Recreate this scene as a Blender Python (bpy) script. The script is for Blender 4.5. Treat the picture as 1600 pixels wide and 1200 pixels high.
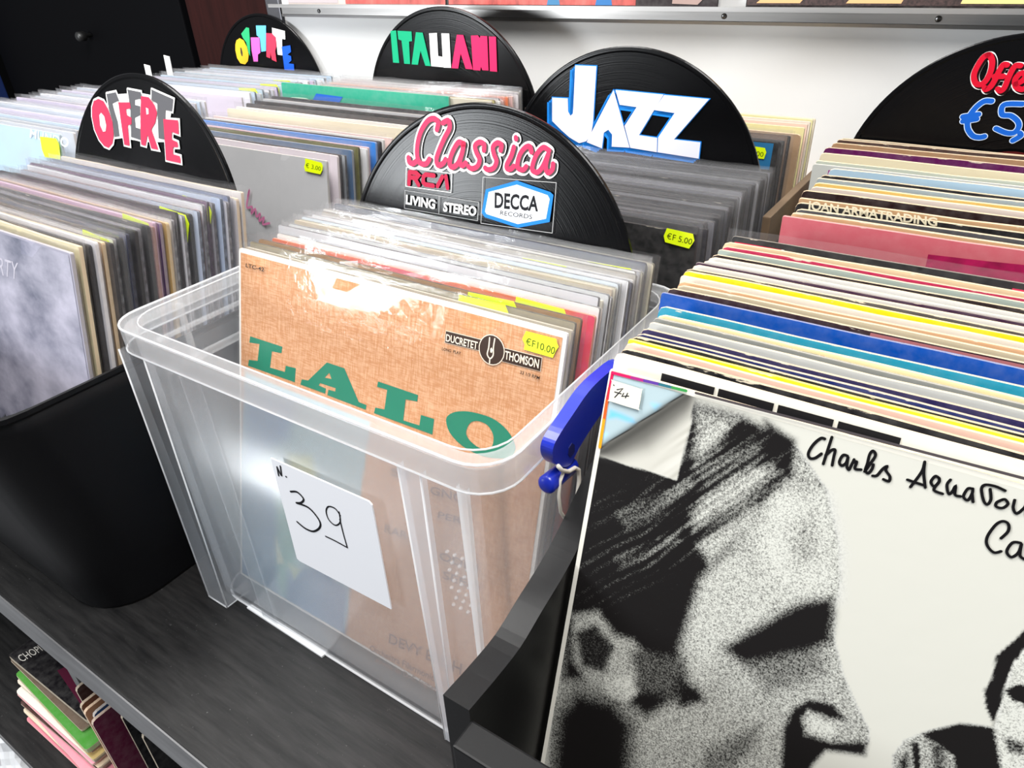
import bpy, bmesh, math, random
import numpy as np
from mathutils import Vector, Matrix
from mathutils.geometry import tessellate_polygon

# ---------------------------------------------------------------- scene, camera, world, lights, exposure
for _o in list(bpy.data.objects):
    bpy.data.objects.remove(_o)
SC = bpy.context.scene
COL = SC.collection
random.seed(7)

FPX = 1135.0                                     # focal length in pixels of the 1600 x 1200 frame
YAW, PITCH, ROLL = (math.radians(a) for a in (-35.16889, 31.60433, -2.85443))
_f = Vector((math.sin(YAW) * math.cos(PITCH), math.cos(YAW) * math.cos(PITCH), -math.sin(PITCH)))
_r0 = Vector((math.cos(YAW), -math.sin(YAW), 0)); _u0 = _r0.cross(_f)
CR = _r0 * math.cos(ROLL) + _u0 * math.sin(ROLL)
CU = -_r0 * math.sin(ROLL) + _u0 * math.cos(ROLL)
CF = _f
cam_data = bpy.data.cameras.new('camera'); cam = bpy.data.objects.new('camera', cam_data); COL.objects.link(cam)
cam_data.sensor_width = 36.0; cam_data.lens = FPX / 1600 * 36; cam_data.clip_start = 0.01; cam_data.clip_end = 50
cam.matrix_world = Matrix(((CR.x, CU.x, -CF.x, 0), (CR.y, CU.y, -CF.y, 0), (CR.z, CU.z, -CF.z, 0), (0, 0, 0, 1)))
SC.camera = cam

w = bpy.data.worlds.new('world'); SC.world = w; w.use_nodes = True
w.node_tree.nodes['Background'].inputs[0].default_value = (0.93, 0.96, 1.0, 1)
w.node_tree.nodes['Background'].inputs[1].default_value = 0.23

def area(name, loc, target, sx, sy, power, col):
    L = bpy.data.lights.new(name, 'AREA'); L.shape = 'RECTANGLE'; L.size = sx; L.size_y = sy; L.energy = power; L.color = col
    o = bpy.data.objects.new(name, L); COL.objects.link(o); o.location = loc
    o.rotation_euler = (Vector(target) - Vector(loc)).to_track_quat('-Z', 'Y').to_euler(); return o
area('shop_window_light', (-2.3, -1.85, -0.02), (-0.45, 0.45, -0.3), 0.6, 0.7, 52, (0.93, 0.97, 1.0))
area('ceiling_lamp_light', (-1.25, 0.15, 1.35), (-0.9, 0.55, -0.2), 0.5, 0.9, 42, (1.0, 0.985, 0.96))
area('ceiling_lamp_light', (0.15, -0.12, 1.4), (0.05, 0.5, -0.2), 0.5, 0.9, 40, (1.0, 0.985, 0.96))

vs = SC.view_settings
vs.view_transform = 'Standard'; vs.look = 'None'; vs.exposure = 0.12; vs.gamma = 1.0; vs.use_curve_mapping = False
SC.cycles.transparent_max_bounces = 40
SC.cycles.max_bounces = 10
SC.cycles.use_denoising = True

# ---------------------------------------------------------------- maths helpers
def ray(px, py):
    return CR * ((px - 800) / FPX) - CU * ((py - 600) / FPX) + CF
def proj(p):
    d = p.dot(CF); return (800 + FPX * p.dot(CR) / d, 600 - FPX * p.dot(CU) / d)
def onz(p, z):
    r = ray(*p); return r * (z / r.z)
def ony(p, y):
    r = ray(*p); return r * (y / r.y)
def onx(p, x):
    r = ray(*p); return r * (x / r.x)
def crop(ox, oy, s):
    return lambda pts: [(ox + x / s, oy + y / s) for x, y in pts]
def lin(h):
    h = h.lstrip('#'); c = [int(h[i:i + 2], 16) / 255 for i in (0, 2, 4)]
    return tuple(v / 12.92 if v <= .04045 else ((v + .055) / 1.055) ** 2.4 for v in c)

# ---------------------------------------------------------------- materials
MATS = {}
class NT:
    def __init__(s, name):
        s.m = bpy.data.materials.new(name); s.m.use_nodes = True; s.t = s.m.node_tree; s.t.nodes.clear()
        s.out = s.n('ShaderNodeOutputMaterial')
    def n(s, typ, **kw):
        nd = s.t.nodes.new(typ)
        for k, v in kw.items():
            setattr(nd, k, v)
        return nd
    def l(s, a, b): s.t.links.new(a, b)
    def set(s, nd, **kw):
        for k, v in kw.items():
            nd.inputs[k.replace('_', ' ')].default_value = v
    def mix(s, fac, a, b, blend='MIX'):
        nd = s.n('ShaderNodeMix', data_type='RGBA', blend_type=blend)
        for sock, v in ((nd.inputs['Factor'], fac), (nd.inputs[6], a), (nd.inputs[7], b)):
            if hasattr(v, 'links'): s.l(v, sock)
            else: sock.default_value = v if not isinstance(v, tuple) or len(v) == 4 else (*v, 1)
        return nd.outputs[2]
    def math(s, op, a, b=0.0, c=None, clamp=False):
        nd = s.n('ShaderNodeMath', operation=op, use_clamp=clamp)
        for i, v in enumerate((a, b) if c is None else (a, b, c)):
            if hasattr(v, 'links'): s.l(v, nd.inputs[i])
            else: nd.inputs[i].default_value = v
        return nd.outputs[0]
    def noise(s, scale, detail=4, coord='Object', stretch=None, rough=.55):
        tc = s.n('ShaderNodeTexCoord'); v = tc.outputs[coord]
        if stretch:
            mp = s.n('ShaderNodeMapping'); mp.inputs['Scale'].default_value = stretch; s.l(v, mp.inputs[0]); v = mp.outputs[0]
        nd = s.n('ShaderNodeTexNoise'); s.l(v, nd.inputs['Vector']); s.set(nd, Scale=scale, Detail=detail, Roughness=rough); return nd.outputs['Fac']
    def ramp(s, v, lo, hi):
        nd = s.n('ShaderNodeMapRange'); s.l(v, nd.inputs[0]); nd.inputs[1].default_value = lo; nd.inputs[2].default_value = hi; return nd.outputs[0]
    def bump(s, h, strength, dist=.001):
        nd = s.n('ShaderNodeBump'); s.l(h, nd.inputs['Height']); nd.inputs['Strength'].default_value = strength; nd.inputs['Distance'].default_value = dist; return nd.outputs[0]

def pm(name, col, rough=.5, metal=0., spec=.5, var=None, bump=None, stretch=None, aniso=0):
    """plain principled material; var=(scale, amount) colour mottling, bump=(scale, strength)"""
    if name in MATS: return MATS[name]
    if isinstance(col, str): col = lin(col)
    t = NT(name); b = t.n('ShaderNodeBsdfPrincipled'); t.l(b.outputs[0], t.out.inputs[0])
    t.set(b, Roughness=rough, Metallic=metal); b.inputs['Specular IOR Level'].default_value = spec
    if var:
        n = t.noise(var[0], 5, stretch=stretch)
        lo = tuple(max(0, c * (1 - var[1])) for c in col); hi = tuple(min(1, c * (1 + var[1])) for c in col)
        t.l(t.mix(t.ramp(n, .3, .7), lo, hi), b.inputs['Base Color'])
    else:
        b.inputs['Base Color'].default_value = (*col, 1)
    if bump: t.l(t.bump(t.noise(bump[0], 5, stretch=stretch), bump[1]), b.inputs['Normal'])
    MATS[name] = t.m; return t.m

def ink(hexc, rough=.45):
    return pm('ink_' + hexc.strip('#'), hexc, rough, 0, .12)

def cover_mat(name, wear, rough=.4, mottled=0.0, paper='#d8cdb8'):
    """printed cardboard: colour from the object, paper showing through along the worn top and side edges"""
    t = NT(name); b = t.n('ShaderNodeBsdfPrincipled'); t.l(b.outputs[0], t.out.inputs[0])
    oi = t.n('ShaderNodeObjectInfo'); tc = t.n('ShaderNodeTexCoord')
    add = t.n('ShaderNodeVectorMath', operation='ADD'); t.l(tc.outputs['Object'], add.inputs[0])
    sc = t.n('ShaderNodeVectorMath', operation='SCALE'); sc.inputs[0].default_value = (3.1, 7.7, 5.3); t.l(oi.outputs['Random'], sc.inputs['Scale']); t.l(sc.outputs[0], add.inputs[1])
    def nz(scale, st=(1, 1, 1), det=5):
        mp = t.n('ShaderNodeMapping'); mp.inputs['Scale'].default_value = st; t.l(add.outputs[0], mp.inputs[0])
        n = t.n('ShaderNodeTexNoise'); t.l(mp.outputs[0], n.inputs['Vector']); t.set(n, Scale=scale, Detail=det, Roughness=.6); return n.outputs['Fac']
    col = oi.outputs['Color']
    if mottled:
        hs = t.n('ShaderNodeHueSaturation'); t.l(col, hs.inputs['Color'])
        t.l(t.math('MULTIPLY_ADD', nz(9), .5, .25), hs.inputs['Hue']); hs.inputs['Saturation'].default_value = 1.0
        dk = t.mix(t.ramp(nz(14, (1, 1, .6)), .42, .62), col, hs.outputs[0])
        col = t.mix(mottled, col, dk)
    col = t.mix(t.ramp(nz(120), .35, .75), col, t.mix(.05, col, (.9, .88, .84)))
    if wear:
        sep = t.n('ShaderNodeSeparateXYZ'); t.l(tc.outputs['Object'], sep.inputs[0])
        edge = t.ramp(sep.outputs['Z'], .315 - .0022 * wear, .3150)
        thr = t.math('MULTIPLY_ADD', edge, .27, nz(170, (.4, 1, 2.0)))
        scuff = t.ramp(thr, .81, .86)
        col = t.mix(t.math('MULTIPLY', scuff, .85), col, lin(paper))
    t.l(col, b.inputs['Base Color']); t.set(b, Roughness=rough); b.inputs['Specular IOR Level'].default_value = .15
    t.l(t.bump(nz(60), .15), b.inputs['Normal'])
    return t.m
COVER = cover_mat('printed_card', .6)
COVER_WORN = cover_mat('worn_printed_card', 1.3, .5)
COVER_PIC = cover_mat('picture_card', .5, .35, .55)

def edge_mat(name, paper, amt):
    t = NT(name); b = t.n('ShaderNodeBsdfPrincipled'); t.l(b.outputs[0], t.out.inputs[0])
    oi = t.n('ShaderNodeObjectInfo'); n = t.noise(140, 5)
    t.l(t.mix(t.math('MULTIPLY_ADD', t.ramp(n, .3, .65), amt * .3, amt * .7), oi.outputs['Color'], lin(paper)), b.inputs['Base Color']); t.set(b, Roughness=.75)
    return t.m
EDGE = edge_mat('card_edge', '#a89f92', .55)
EDGE_WORN = edge_mat('worn_card_edge', '#cdb697', .95)
EDGE_DARK = edge_mat('shaded_dark_card_edge', '#1e1a19', .9)  # dark card edges, made near-black to carry the shade along packed stacks

def film_mat(name, base, haze, gloss, rough, bumpsc=45, bs=.25, f0=.014):
    """thin clear plastic film: mostly see-through, a little milky, glossy at grazing angles"""
    t = NT(name)
    tr = t.n('ShaderNodeBsdfTransparent'); tr.inputs[0].default_value = (.985, .985, .985, 1)
    gl = t.n('ShaderNodeBsdfGlossy'); gl.inputs['Roughness'].default_value = rough; gl.inputs['Color'].default_value = (1, 1, 1, 1)
    df = t.n('ShaderNodeBsdfDiffuse'); df.inputs[0].default_value = (*base, 1)
    tl = t.n('ShaderNodeBsdfTranslucent'); tl.inputs[0].default_value = (*base, 1)
    ad = t.n('ShaderNodeMixShader'); ad.inputs[0].default_value = .5; t.l(df.outputs[0], ad.inputs[1]); t.l(tl.outputs[0], ad.inputs[2])
    m1 = t.n('ShaderNodeMixShader'); m1.inputs[0].default_value = haze; t.l(tr.outputs[0], m1.inputs[1]); t.l(ad.outputs[0], m1.inputs[2])
    lw = t.n('ShaderNodeLayerWeight'); lw.inputs[0].default_value = .5
    fr = t.math('MULTIPLY_ADD', t.math('POWER', lw.outputs['Facing'], 3.5), .75, f0)
    bp = t.bump(t.noise(bumpsc, 3), bs); t.l(bp, gl.inputs['Normal'])
    fac = t.math('MULTIPLY', fr, gloss, clamp=True)
    m2 = t.n('ShaderNodeMixShader'); t.l(fac, m2.inputs[0]); t.l(m1.outputs[0], m2.inputs[1]); t.l(gl.outputs[0], m2.inputs[2])
    t.l(m2.outputs[0], t.out.inputs[0]); return t.m
FILM = film_mat('clear_sleeve_film', (.9, .91, .93), .035, .75, .07, 60, .35)
FILM_MILKY = film_mat('milky_sleeve_film', (.92, .93, .95), .10, .8, .10, 60, .35)
CRATE = film_mat('clear_polypropylene', (.82, .85, .90), .165, .9, .22, 12, .05)
CRATE_RIM = film_mat('clear_polypropylene_thick', (.86, .88, .90), .24, .9, .22, 15, .1)
CRATE_RIB = film_mat('clear_polypropylene_rib', (.88, .91, .97), .40, .9, .2)
CRATE_EDGE = film_mat('polypropylene_edge_highlight', (.95, .96, .98), .62, 1.0, .2)  # milkier mix, puts the bright edge lines into the plastic's colour

def vinyl_mat():
    t = NT('black_vinyl'); b = t.n('ShaderNodeBsdfPrincipled'); t.l(b.outputs[0], t.out.inputs[0])
    b.inputs['Base Color'].default_value = (.003, .003, .0035, 1); t.set(b, Roughness=.16, Anisotropic=.75); b.inputs['Specular IOR Level'].default_value = .14
    tg = t.n('ShaderNodeTangent', direction_type='RADIAL', axis='Y'); t.l(tg.outputs[0], b.inputs['Tangent'])
    tc = t.n('ShaderNodeTexCoord'); sep = t.n('ShaderNodeSeparateXYZ'); t.l(tc.outputs['Object'], sep.inputs[0])
    cb = t.n('ShaderNodeCombineXYZ'); t.l(sep.outputs[0], cb.inputs[0]); t.l(sep.outputs[2], cb.inputs[1])
    ln = t.n('ShaderNodeVectorMath', operation='LENGTH'); t.l(cb.outputs[0], ln.inputs[0])
    nz = t.n('ShaderNodeTexNoise', noise_dimensions='1D'); t.l(ln.outputs['Value'], nz.inputs['W']); t.set(nz, Scale=900, Detail=2)
    t.l(t.bump(nz.outputs['Fac'], .12, .0005), b.inputs['Normal'])
    return t.m
VINYL = vinyl_mat()

def wood_mat():
    t = NT('black_stained_wood'); b = t.n('ShaderNodeBsdfPrincipled'); t.l(b.outputs[0], t.out.inputs[0])
    g = t.noise(16, 8, stretch=(.9, 9, 9), rough=.65); g2 = t.noise(140, 4, stretch=(.12, 1, 1)); dust = t.noise(420, 2)
    c = t.mix(t.ramp(g, .35, .7), (.006, .006, .0065), (.020, .0195, .0195))
    c = t.mix(t.math('MULTIPLY', t.ramp(g2, .5, .75), .35), c, (.04, .039, .039))
    c = t.mix(t.math('MULTIPLY', t.ramp(dust, .72, .80), .35), c, (.25, .25, .25))
    t.l(c, b.inputs['Base Color']); t.set(b, Roughness=.48); b.inputs['Specular IOR Level'].default_value = .2
    t.l(t.bump(g2, .25), b.inputs['Normal']); return t.m
WOOD = wood_mat()
BLACKBOARD = pm('black_laminate', (.004, .004, .0045), .4, 0, .25, bump=(300, .05))
BLACKPLASTIC = pm('matt_black_plastic', (.004, .004, .005), .45, 0, .22, bump=(500, .06))
GREYEDGE = pm('grey_board_edge', (.14, .14, .145), .55, var=(40, .35), stretch=(.15, 1, 1))  # lighter grey than the board tops, streaked lengthwise
STICKER = pm('fluorescent_sticker', (.72, .90, .0), .5, var=(60, .06))

# ---------------------------------------------------------------- object helpers
def mesh_obj(name, verts, faces, mat, parent=None, smooth=False, mi=None, loc=None):
    me = bpy.data.meshes.new(name); me.from_pydata([tuple(v) for v in verts], [], faces); me.update()
    for m in (mat if isinstance(mat, (list, tuple)) else [mat]): me.materials.append(m)
    if mi is not None: me.polygons.foreach_set('material_index', mi)
    if smooth: me.polygons.foreach_set('use_smooth', [True] * len(me.polygons))
    o = bpy.data.objects.new(name, me); COL.objects.link(o)
    if parent is not None: o.parent = parent
    if loc is not None: o.location = loc
    return o
def inst(name, me, parent=None):
    o = bpy.data.objects.new(name, me); COL.objects.link(o)
    if parent is not None: o.parent = parent
    return o
def empty(name, loc=(0, 0, 0)):
    o = bpy.data.objects.new(name, None); COL.objects.link(o); o.location = loc; o.empty_display_size = .02; return o
def tag(o, label, cat, group=None, kind=None):
    o['label'] = label
    if cat: o['category'] = cat
    if group: o['group'] = group
    if kind: o['kind'] = kind
    return o

class MB:
    def __init__(s): s.v = []; s.f = []
    def add(s, vs, fs):
        n = len(s.v); s.v += [tuple(v) for v in vs]; s.f += [tuple(i + n for i in f) for f in fs]; return s
    def box(s, x0, x1, y0, y1, z0, z1, bev=.0):
        bm = bmesh.new(); bmesh.ops.create_cube(bm, size=1)
        for v in bm.verts:
            v.co = Vector(((x0 + x1) / 2 + v.co.x * (x1 - x0), (y0 + y1) / 2 + v.co.y * (y1 - y0), (z0 + z1) / 2 + v.co.z * (z1 - z0)))
        if bev: bmesh.ops.bevel(bm, geom=list(bm.edges), offset=bev, segments=2, affect='EDGES', profile=.6)
        bm.verts.index_update(); s.add([v.co[:] for v in bm.verts], [[v.index for v in f.verts] for f in bm.faces]); bm.free(); return s
    def prism(s, poly, axis, a0, a1):
        """extrude a 2D polygon along axis ('x': poly is (y,z), 'y': (x,z), 'z': (x,y))"""
        def P(p, a): return {'x': (a, p[0], p[1]), 'y': (p[0], a, p[1]), 'z': (p[0], p[1], a)}[axis]
        n = len(poly); vs_ = [P(p, a0) for p in poly] + [P(p, a1) for p in poly]
        tri = tessellate_polygon([[Vector((p[0], p[1], 0)) for p in poly]])
        fs = [tuple(t) for t in tri] + [tuple(i + n for i in reversed(t)) for t in tri] + [(i, (i + 1) % n, (i + 1) % n + n, i + n) for i in range(n)]
        return s.add(vs_, fs)
    def tube(s, pts, r, k=8, closed=False):
        pts = [Vector(p) for p in pts]; n = len(pts); rings = []
        for i, p in enumerate(pts):
            d = (pts[(i + 1) % n] - pts[i - 1]) if closed else (pts[min(i + 1, n - 1)] - pts[max(i - 1, 0)])
            d.normalize(); a = d.orthogonal().normalized() if i == 0 else (prev - d * prev.dot(d)).normalized()
            prev = a; b = d.cross(a)
            rr = r[i] if isinstance(r, (list, tuple)) else r
            rings.append([p + a * rr * math.cos(2 * math.pi * j / k) + b * rr * math.sin(2 * math.pi * j / k) for j in range(k)])
        vs_ = [v for R_ in rings for v in R_]; fs = []
        for i in range(n if closed else n - 1):
            for j in range(k):
                a, b = i * k + j, i * k + (j + 1) % k; c, d = ((i + 1) % n) * k + (j + 1) % k, ((i + 1) % n) * k + j
                fs.append((a, b, c, d))
        if not closed: fs += [tuple(range(k))[::-1], tuple((n - 1) * k + j for j in range(k))]
        return s.add(vs_, fs)
    def build(s, name, mat, parent=None, smooth=False, origin=None):
        if origin is not None:
            s.v = [(x - origin[0], y - origin[1], z - origin[2]) for x, y, z in s.v]
        o = mesh_obj(name, s.v, s.f, mat, parent, smooth)
        bm = bmesh.new(); bm.from_mesh(o.data); bmesh.ops.recalc_face_normals(bm, faces=bm.faces); bm.to_mesh(o.data); bm.free()
        if origin is not None and parent is None: o.location = origin
        return o

def rrect(x0, x1, y0, y1, r, n=6):
    pts = []
    for cx, cy, a in ((x1 - r, y1 - r, 0), (x0 + r, y1 - r, 90), (x0 + r, y0 + r, 180), (x1 - r, y0 + r, 270)):
        for i in range(n + 1):
            t = math.radians(a + 90 * i / n); pts.append((cx + r * math.cos(t), cy + r * math.sin(t)))
    return pts
def loft(mb, loops, cap0=False, cap1=False, wrap=False):
    n = len(loops[0]); vs_ = [p for L in loops for p in L]; fs = []
    m = len(loops)
    for i in range(m if wrap else m - 1):
        for j in range(n):
            a = i * n + j; b = i * n + (j + 1) % n; k = (i + 1) % m
            fs.append((a, b, k * n + (j + 1) % n, k * n + j))
    if cap0: fs.append(tuple(range(n))[::-1])
    if cap1: fs.append(tuple((m - 1) * n + j for j in range(n)))
    mb.add(vs_, fs)

# ---------------------------------------------------------------- flat print on a plane (local x / z, at local y = -off)
class Plane:
    """front face of an object; px() finds where a point seen in the photograph lies on that face"""
    def __init__(s, obj, y=0.0):
        s.o = obj; s.y = y; bpy.context.view_layer.update()
        M = Matrix.LocRotScale(obj.location, obj.rotation_euler, None) if obj.parent is None else (Matrix.LocRotScale(obj.parent.location, obj.parent.rotation_euler, None) @ Matrix.LocRotScale(obj.location, obj.rotation_euler, None))
        s.M = M; s.I = M.inverted(); s.off = .00035
    def px(s, p):
        a = s.I @ Vector((0, 0, 0)); d = s.I.to_3x3() @ ray(*p); k = (s.y - a.y) / d.y; q = a + d * k; return (q.x, q.z)
    def scale(s, p):
        a = s.px(p); b = s.px((p[0] + 1, p[1])); c = s.px((p[0], p[1] + 1))
        return (math.dist(a, b) + math.dist(a, c)) / 2
    def nxt(s): s.off += .00008; return s.off
    def put(s, name, verts2, faces, mat, off=None, parent=None):
        off = s.nxt() if off is None else off
        return mesh_obj(name, [(x, s.y - off, z) for x, z in verts2], faces, mat, parent or s.o)
    def poly(s, name, loops, mat, off=None, parent=None, local=False):
        L = [[(p if local else s.px(p)) for p in lp] for lp in loops]
        v, f = fill(L); return s.put(name, v, f, mat, off, parent)
    def stroke(s, name, paths, wpx, mat, off=None, parent=None, closed=False, smooth=True, local=False):
        V, F, Y = [], [], []; off = s.nxt() if off is None else off
        for q_, pth in enumerate(paths):
            pl = [(p if local else s.px(p)) for p in pth]
            wd = wpx if local else wpx * s.scale(pth[len(pth) // 2])
            v, f = ribbon(pl, wd, closed, smooth); n = len(V); V += [(x, s.y - off - q_ * 5e-6, z) for x, z in v]; F += [tuple(i + n for i in q) for q in f]
        return mesh_obj(name, V, F, mat, parent or s.o)
    def text(s, name, string, quad, mat, bold=.0, off=None, parent=None):
        v, f = text_mesh(string, bold); q = [s.px(p) for p in quad]          # TL TR BR BL
        xs = [p[0] for p in v]; ys = [p[1] for p in v]; x0, x1, y0, y1 = min(xs), max(xs), min(ys), max(ys)
        out = []
        for x, y in v:
            u = (x - x0) / (x1 - x0); t = (y1 - y) / max(1e-6, y1 - y0)
            a = [(1 - u) * q[0][i] + u * q[1][i] for i in (0, 1)]; b = [(1 - u) * q[3][i] + u * q[2][i] for i in (0, 1)]
            out.append(((1 - t) * a[0] + t * b[0], (1 - t) * a[1] + t * b[1]))
        return s.put(name, out, f, mat, off, parent)
def fill(loops):
    v = [p for L in loops for p in L]
    tri = tessellate_polygon([[Vector((x, z, 0)) for x, z in L] for L in loops])
    return v, [tuple(t) for t in tri]
def catmull(p, closed, k=6):
    n = len(p); out = []
    if n < 3: return p
    for i in range(n if closed else n - 1):
        g = lambda j: p[j % n] if closed else p[max(0, min(n - 1, j))]
        a, b, c, d = g(i - 1), g(i), g(i + 1), g(i + 2)
        for q in range(k):
            t = q / k
            out.append(tuple(.5 * (2 * b[m] + (c[m] - a[m]) * t + (2 * a[m] - 5 * b[m] + 4 * c[m] - d[m]) * t * t + (3 * b[m] - a[m] - 3 * c[m] + d[m]) * t ** 3) for m in (0, 1)))
    if not closed: out.append(p[-1])
    return out
def ribbon(p, w, closed=False, smooth=True):
    """a flat stroke: one strip of quads with mitred joins and half-round ends"""
    if smooth: p = catmull(p, closed)
    p = [q for i_, q in enumerate(p) if i_ == 0 or math.dist(q, p[i_ - 1]) > 1e-7]
    n = len(p); V, F, L = [], [], []
    def unit(a, b): d = math.dist(a, b) or 1; return ((b[0] - a[0]) / d, (b[1] - a[1]) / d)
    for i in range(n):
        a = p[(i - 1) % n] if (closed or i) else p[0]; b = p[(i + 1) % n] if (closed or i < n - 1) else p[-1]
        u = unit(a, p[i]) if a != p[i] else unit(p[i], b); v = unit(p[i], b) if b != p[i] else u
        nx, nz = -(u[1] + v[1]), u[0] + v[0]; d = math.hypot(nx, nz) or 1; nx /= d; nz /= d
        k = w / 2 / max(.55, abs(nx * -u[1] + nz * u[0]))
        L.append((len(V), len(V) + 1)); V += [(p[i][0] + nx * k, p[i][1] + nz * k), (p[i][0] - nx * k, p[i][1] - nz * k)]
    for i in range(n if closed else n - 1):
        a, b = L[i], L[(i + 1) % n]; F.append((a[0], a[1], b[1], b[0]))
    if not closed and n > 1:
        for e, q, (l, r) in ((p[0], p[1], L[0]), (p[-1], p[-2], L[-1])):
            d = unit(q, e); a0 = math.atan2(V[l][1] - e[1], V[l][0] - e[0]); s = 1 if math.cos(a0 + math.pi / 2) * d[0] + math.sin(a0 + math.pi / 2) * d[1] > 0 else -1
            ids = [l]
            for j in range(1, 6): ids.append(len(V)); V.append((e[0] + w / 2 * math.cos(a0 + s * math.pi * j / 6), e[1] + w / 2 * math.sin(a0 + s * math.pi * j / 6)))
            F.append(tuple(ids + [r]))
    return V, F
_TXT = {}
def text_mesh(string, bold):
    k = (string, bold)
    if k not in _TXT:
        cu = bpy.data.curves.new('lettering', 'FONT'); cu.body = string; cu.offset = bold; cu.resolution_u = 3
        o = bpy.data.objects.new('lettering', cu); COL.objects.link(o); bpy.context.view_layer.update()
        me = bpy.data.meshes.new_from_object(o.evaluated_get(bpy.context.evaluated_depsgraph_get()))
        _TXT[k] = ([(v.co.x, v.co.y) for v in me.vertices], [tuple(q.vertices) for q in me.polygons])
        bpy.data.objects.remove(o); bpy.data.curves.remove(cu); bpy.data.meshes.remove(me)
    return _TXT[k]

def sdist(px, py, poly):
    """signed distance (negative inside) of numpy points to a polygon"""
    d = np.full(px.shape, 1e9); inside = np.zeros(px.shape, bool); n = len(poly)
    for i in range(n):
        (x0, y0), (x1, y1) = poly[i], poly[(i + 1) % n]
        ex, ey = x1 - x0, y1 - y0; L2 = ex * ex + ey * ey or 1e-9
        t = np.clip(((px - x0) * ex + (py - y0) * ey) / L2, 0, 1)
        d = np.minimum(d, np.hypot(px - x0 - t * ex, py - y0 - t * ey))
        if y0 != y1:
            inside ^= ((y0 > py) != (y1 > py)) & (px < (x1 - x0) * (py - y0) / (y1 - y0) + x0)
    return np.where(inside, -d, d)
def painted(name, plane, x0, x1, z0, z1, nx, nz, base, layers, mat, off=.0003, streaks=()):
    """a printed picture: a fine grid whose colour attribute holds soft-edged areas of ink"""
    xs = np.linspace(x0, x1, nx + 1); zs = np.linspace(z0, z1, nz + 1); X, Z = np.meshgrid(xs, zs)
    M = np.array(plane.M); P = np.stack([X, np.full_like(X, plane.y), Z, np.ones_like(X)], -1) @ M.T
    c = [P[..., 0] * a.x + P[..., 1] * a.y + P[..., 2] * a.z for a in (CR, CU, CF)]
    U = 800 + FPX * c[0] / c[2]; V = 600 - FPX * c[1] / c[2]
    C = np.empty(X.shape + (4,)); C[...] = base
    for lay in layers:
        poly, col, soft = lay[:3]; op = lay[3] if len(lay) > 3 else 1
        a = np.clip(.5 - sdist(U, V, poly) / (2 * soft), 0, 1); a = (a * a * (3 - 2 * a) * op)[..., None]
        C = C * (1 - a) + np.array(col) * a
    for poly, ang, amp, freq in streaks:                   # strands: ridged noise running along the angle
        s_ = -U * math.sin(ang) + V * math.cos(ang); t_ = U * math.cos(ang) + V * math.sin(ang)
        r_ = np.random.RandomState(11); f_ = np.zeros_like(U)
        for k in range(14):
            f_ += np.sin(s_ * freq * r_.uniform(.4, 2.6) + 1.6 * np.sin(t_ * r_.uniform(.006, .03) + r_.uniform(0, 6)) + r_.uniform(0, 6)) * r_.uniform(.4, 1)
        f_ = np.clip(f_ / 4.5, -1, 1) * np.clip(.5 - sdist(U, V, poly) / 30, 0, 1) * amp
        C[..., :3] = np.clip(C[..., :3] + f_[..., None], .012, .9)
    n = nx + 1
    faces = [(j * n + i, j * n + i + 1, (j + 1) * n + i + 1, (j + 1) * n + i) for j in range(nz) for i in range(nx)]
    o = mesh_obj(name, np.stack([X, np.full_like(X, plane.y - off), Z], -1).reshape(-1, 3).tolist(), faces, mat, plane.o)
    at = o.data.color_attributes.new('paint', 'FLOAT_COLOR', 'POINT'); at.data.foreach_set('color', C.reshape(-1).astype(np.float32))
    return o
def paint_mat(name, grain, scale=800, rough=.5, weave=False, bumpy=.1):
    t = NT(name); b = t.n('ShaderNodeBsdfPrincipled'); t.l(b.outputs[0], t.out.inputs[0])
    at = t.n('ShaderNodeAttribute', attribute_name='paint'); col = at.outputs['Color']
    if grain:                                              # coarse photographic grain where alpha is 1
        n = t.noise(scale, 2, rough=.8); lo = t.math('SUBTRACT', n, .5)
        bw = t.n('ShaderNodeRGBToBW'); t.l(col, bw.inputs[0])
        inv = t.math('SUBTRACT', 1.06, bw.outputs[0]); amp = t.math('MULTIPLY', t.math('MULTIPLY', bw.outputs[0], inv), grain * 4)
        v = t.math('MULTIPLY_ADD', lo, amp, bw.outputs[0]); v = t.ramp(v, .08, .66)
        g = t.mix(v, (.010, .009, .009), (.60, .605, .555)); col = t.mix(at.outputs['Alpha'], col, g)
    if weave:
        a = t.noise(900, 2, stretch=(1, 1, .12)); c = t.noise(900, 2, stretch=(.12, 1, 1)); n = t.math('MULTIPLY', a, c)
        col = t.mix(t.math('MULTIPLY', t.ramp(n, .16, .36), at.outputs['Alpha']), t.mix(at.outputs['Alpha'], col, t.mix(1, col, (.86, .80, .74), 'MULTIPLY')), t.mix(.14, col, (1, .85, .68)))
    t.l(col, b.inputs['Base Color']); t.set(b, Roughness=rough); b.inputs['Specular IOR Level'].default_value = .1
    t.l(t.bump(t.noise(70, 3), bumpy), b.inputs['Normal']); return t.m

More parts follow.
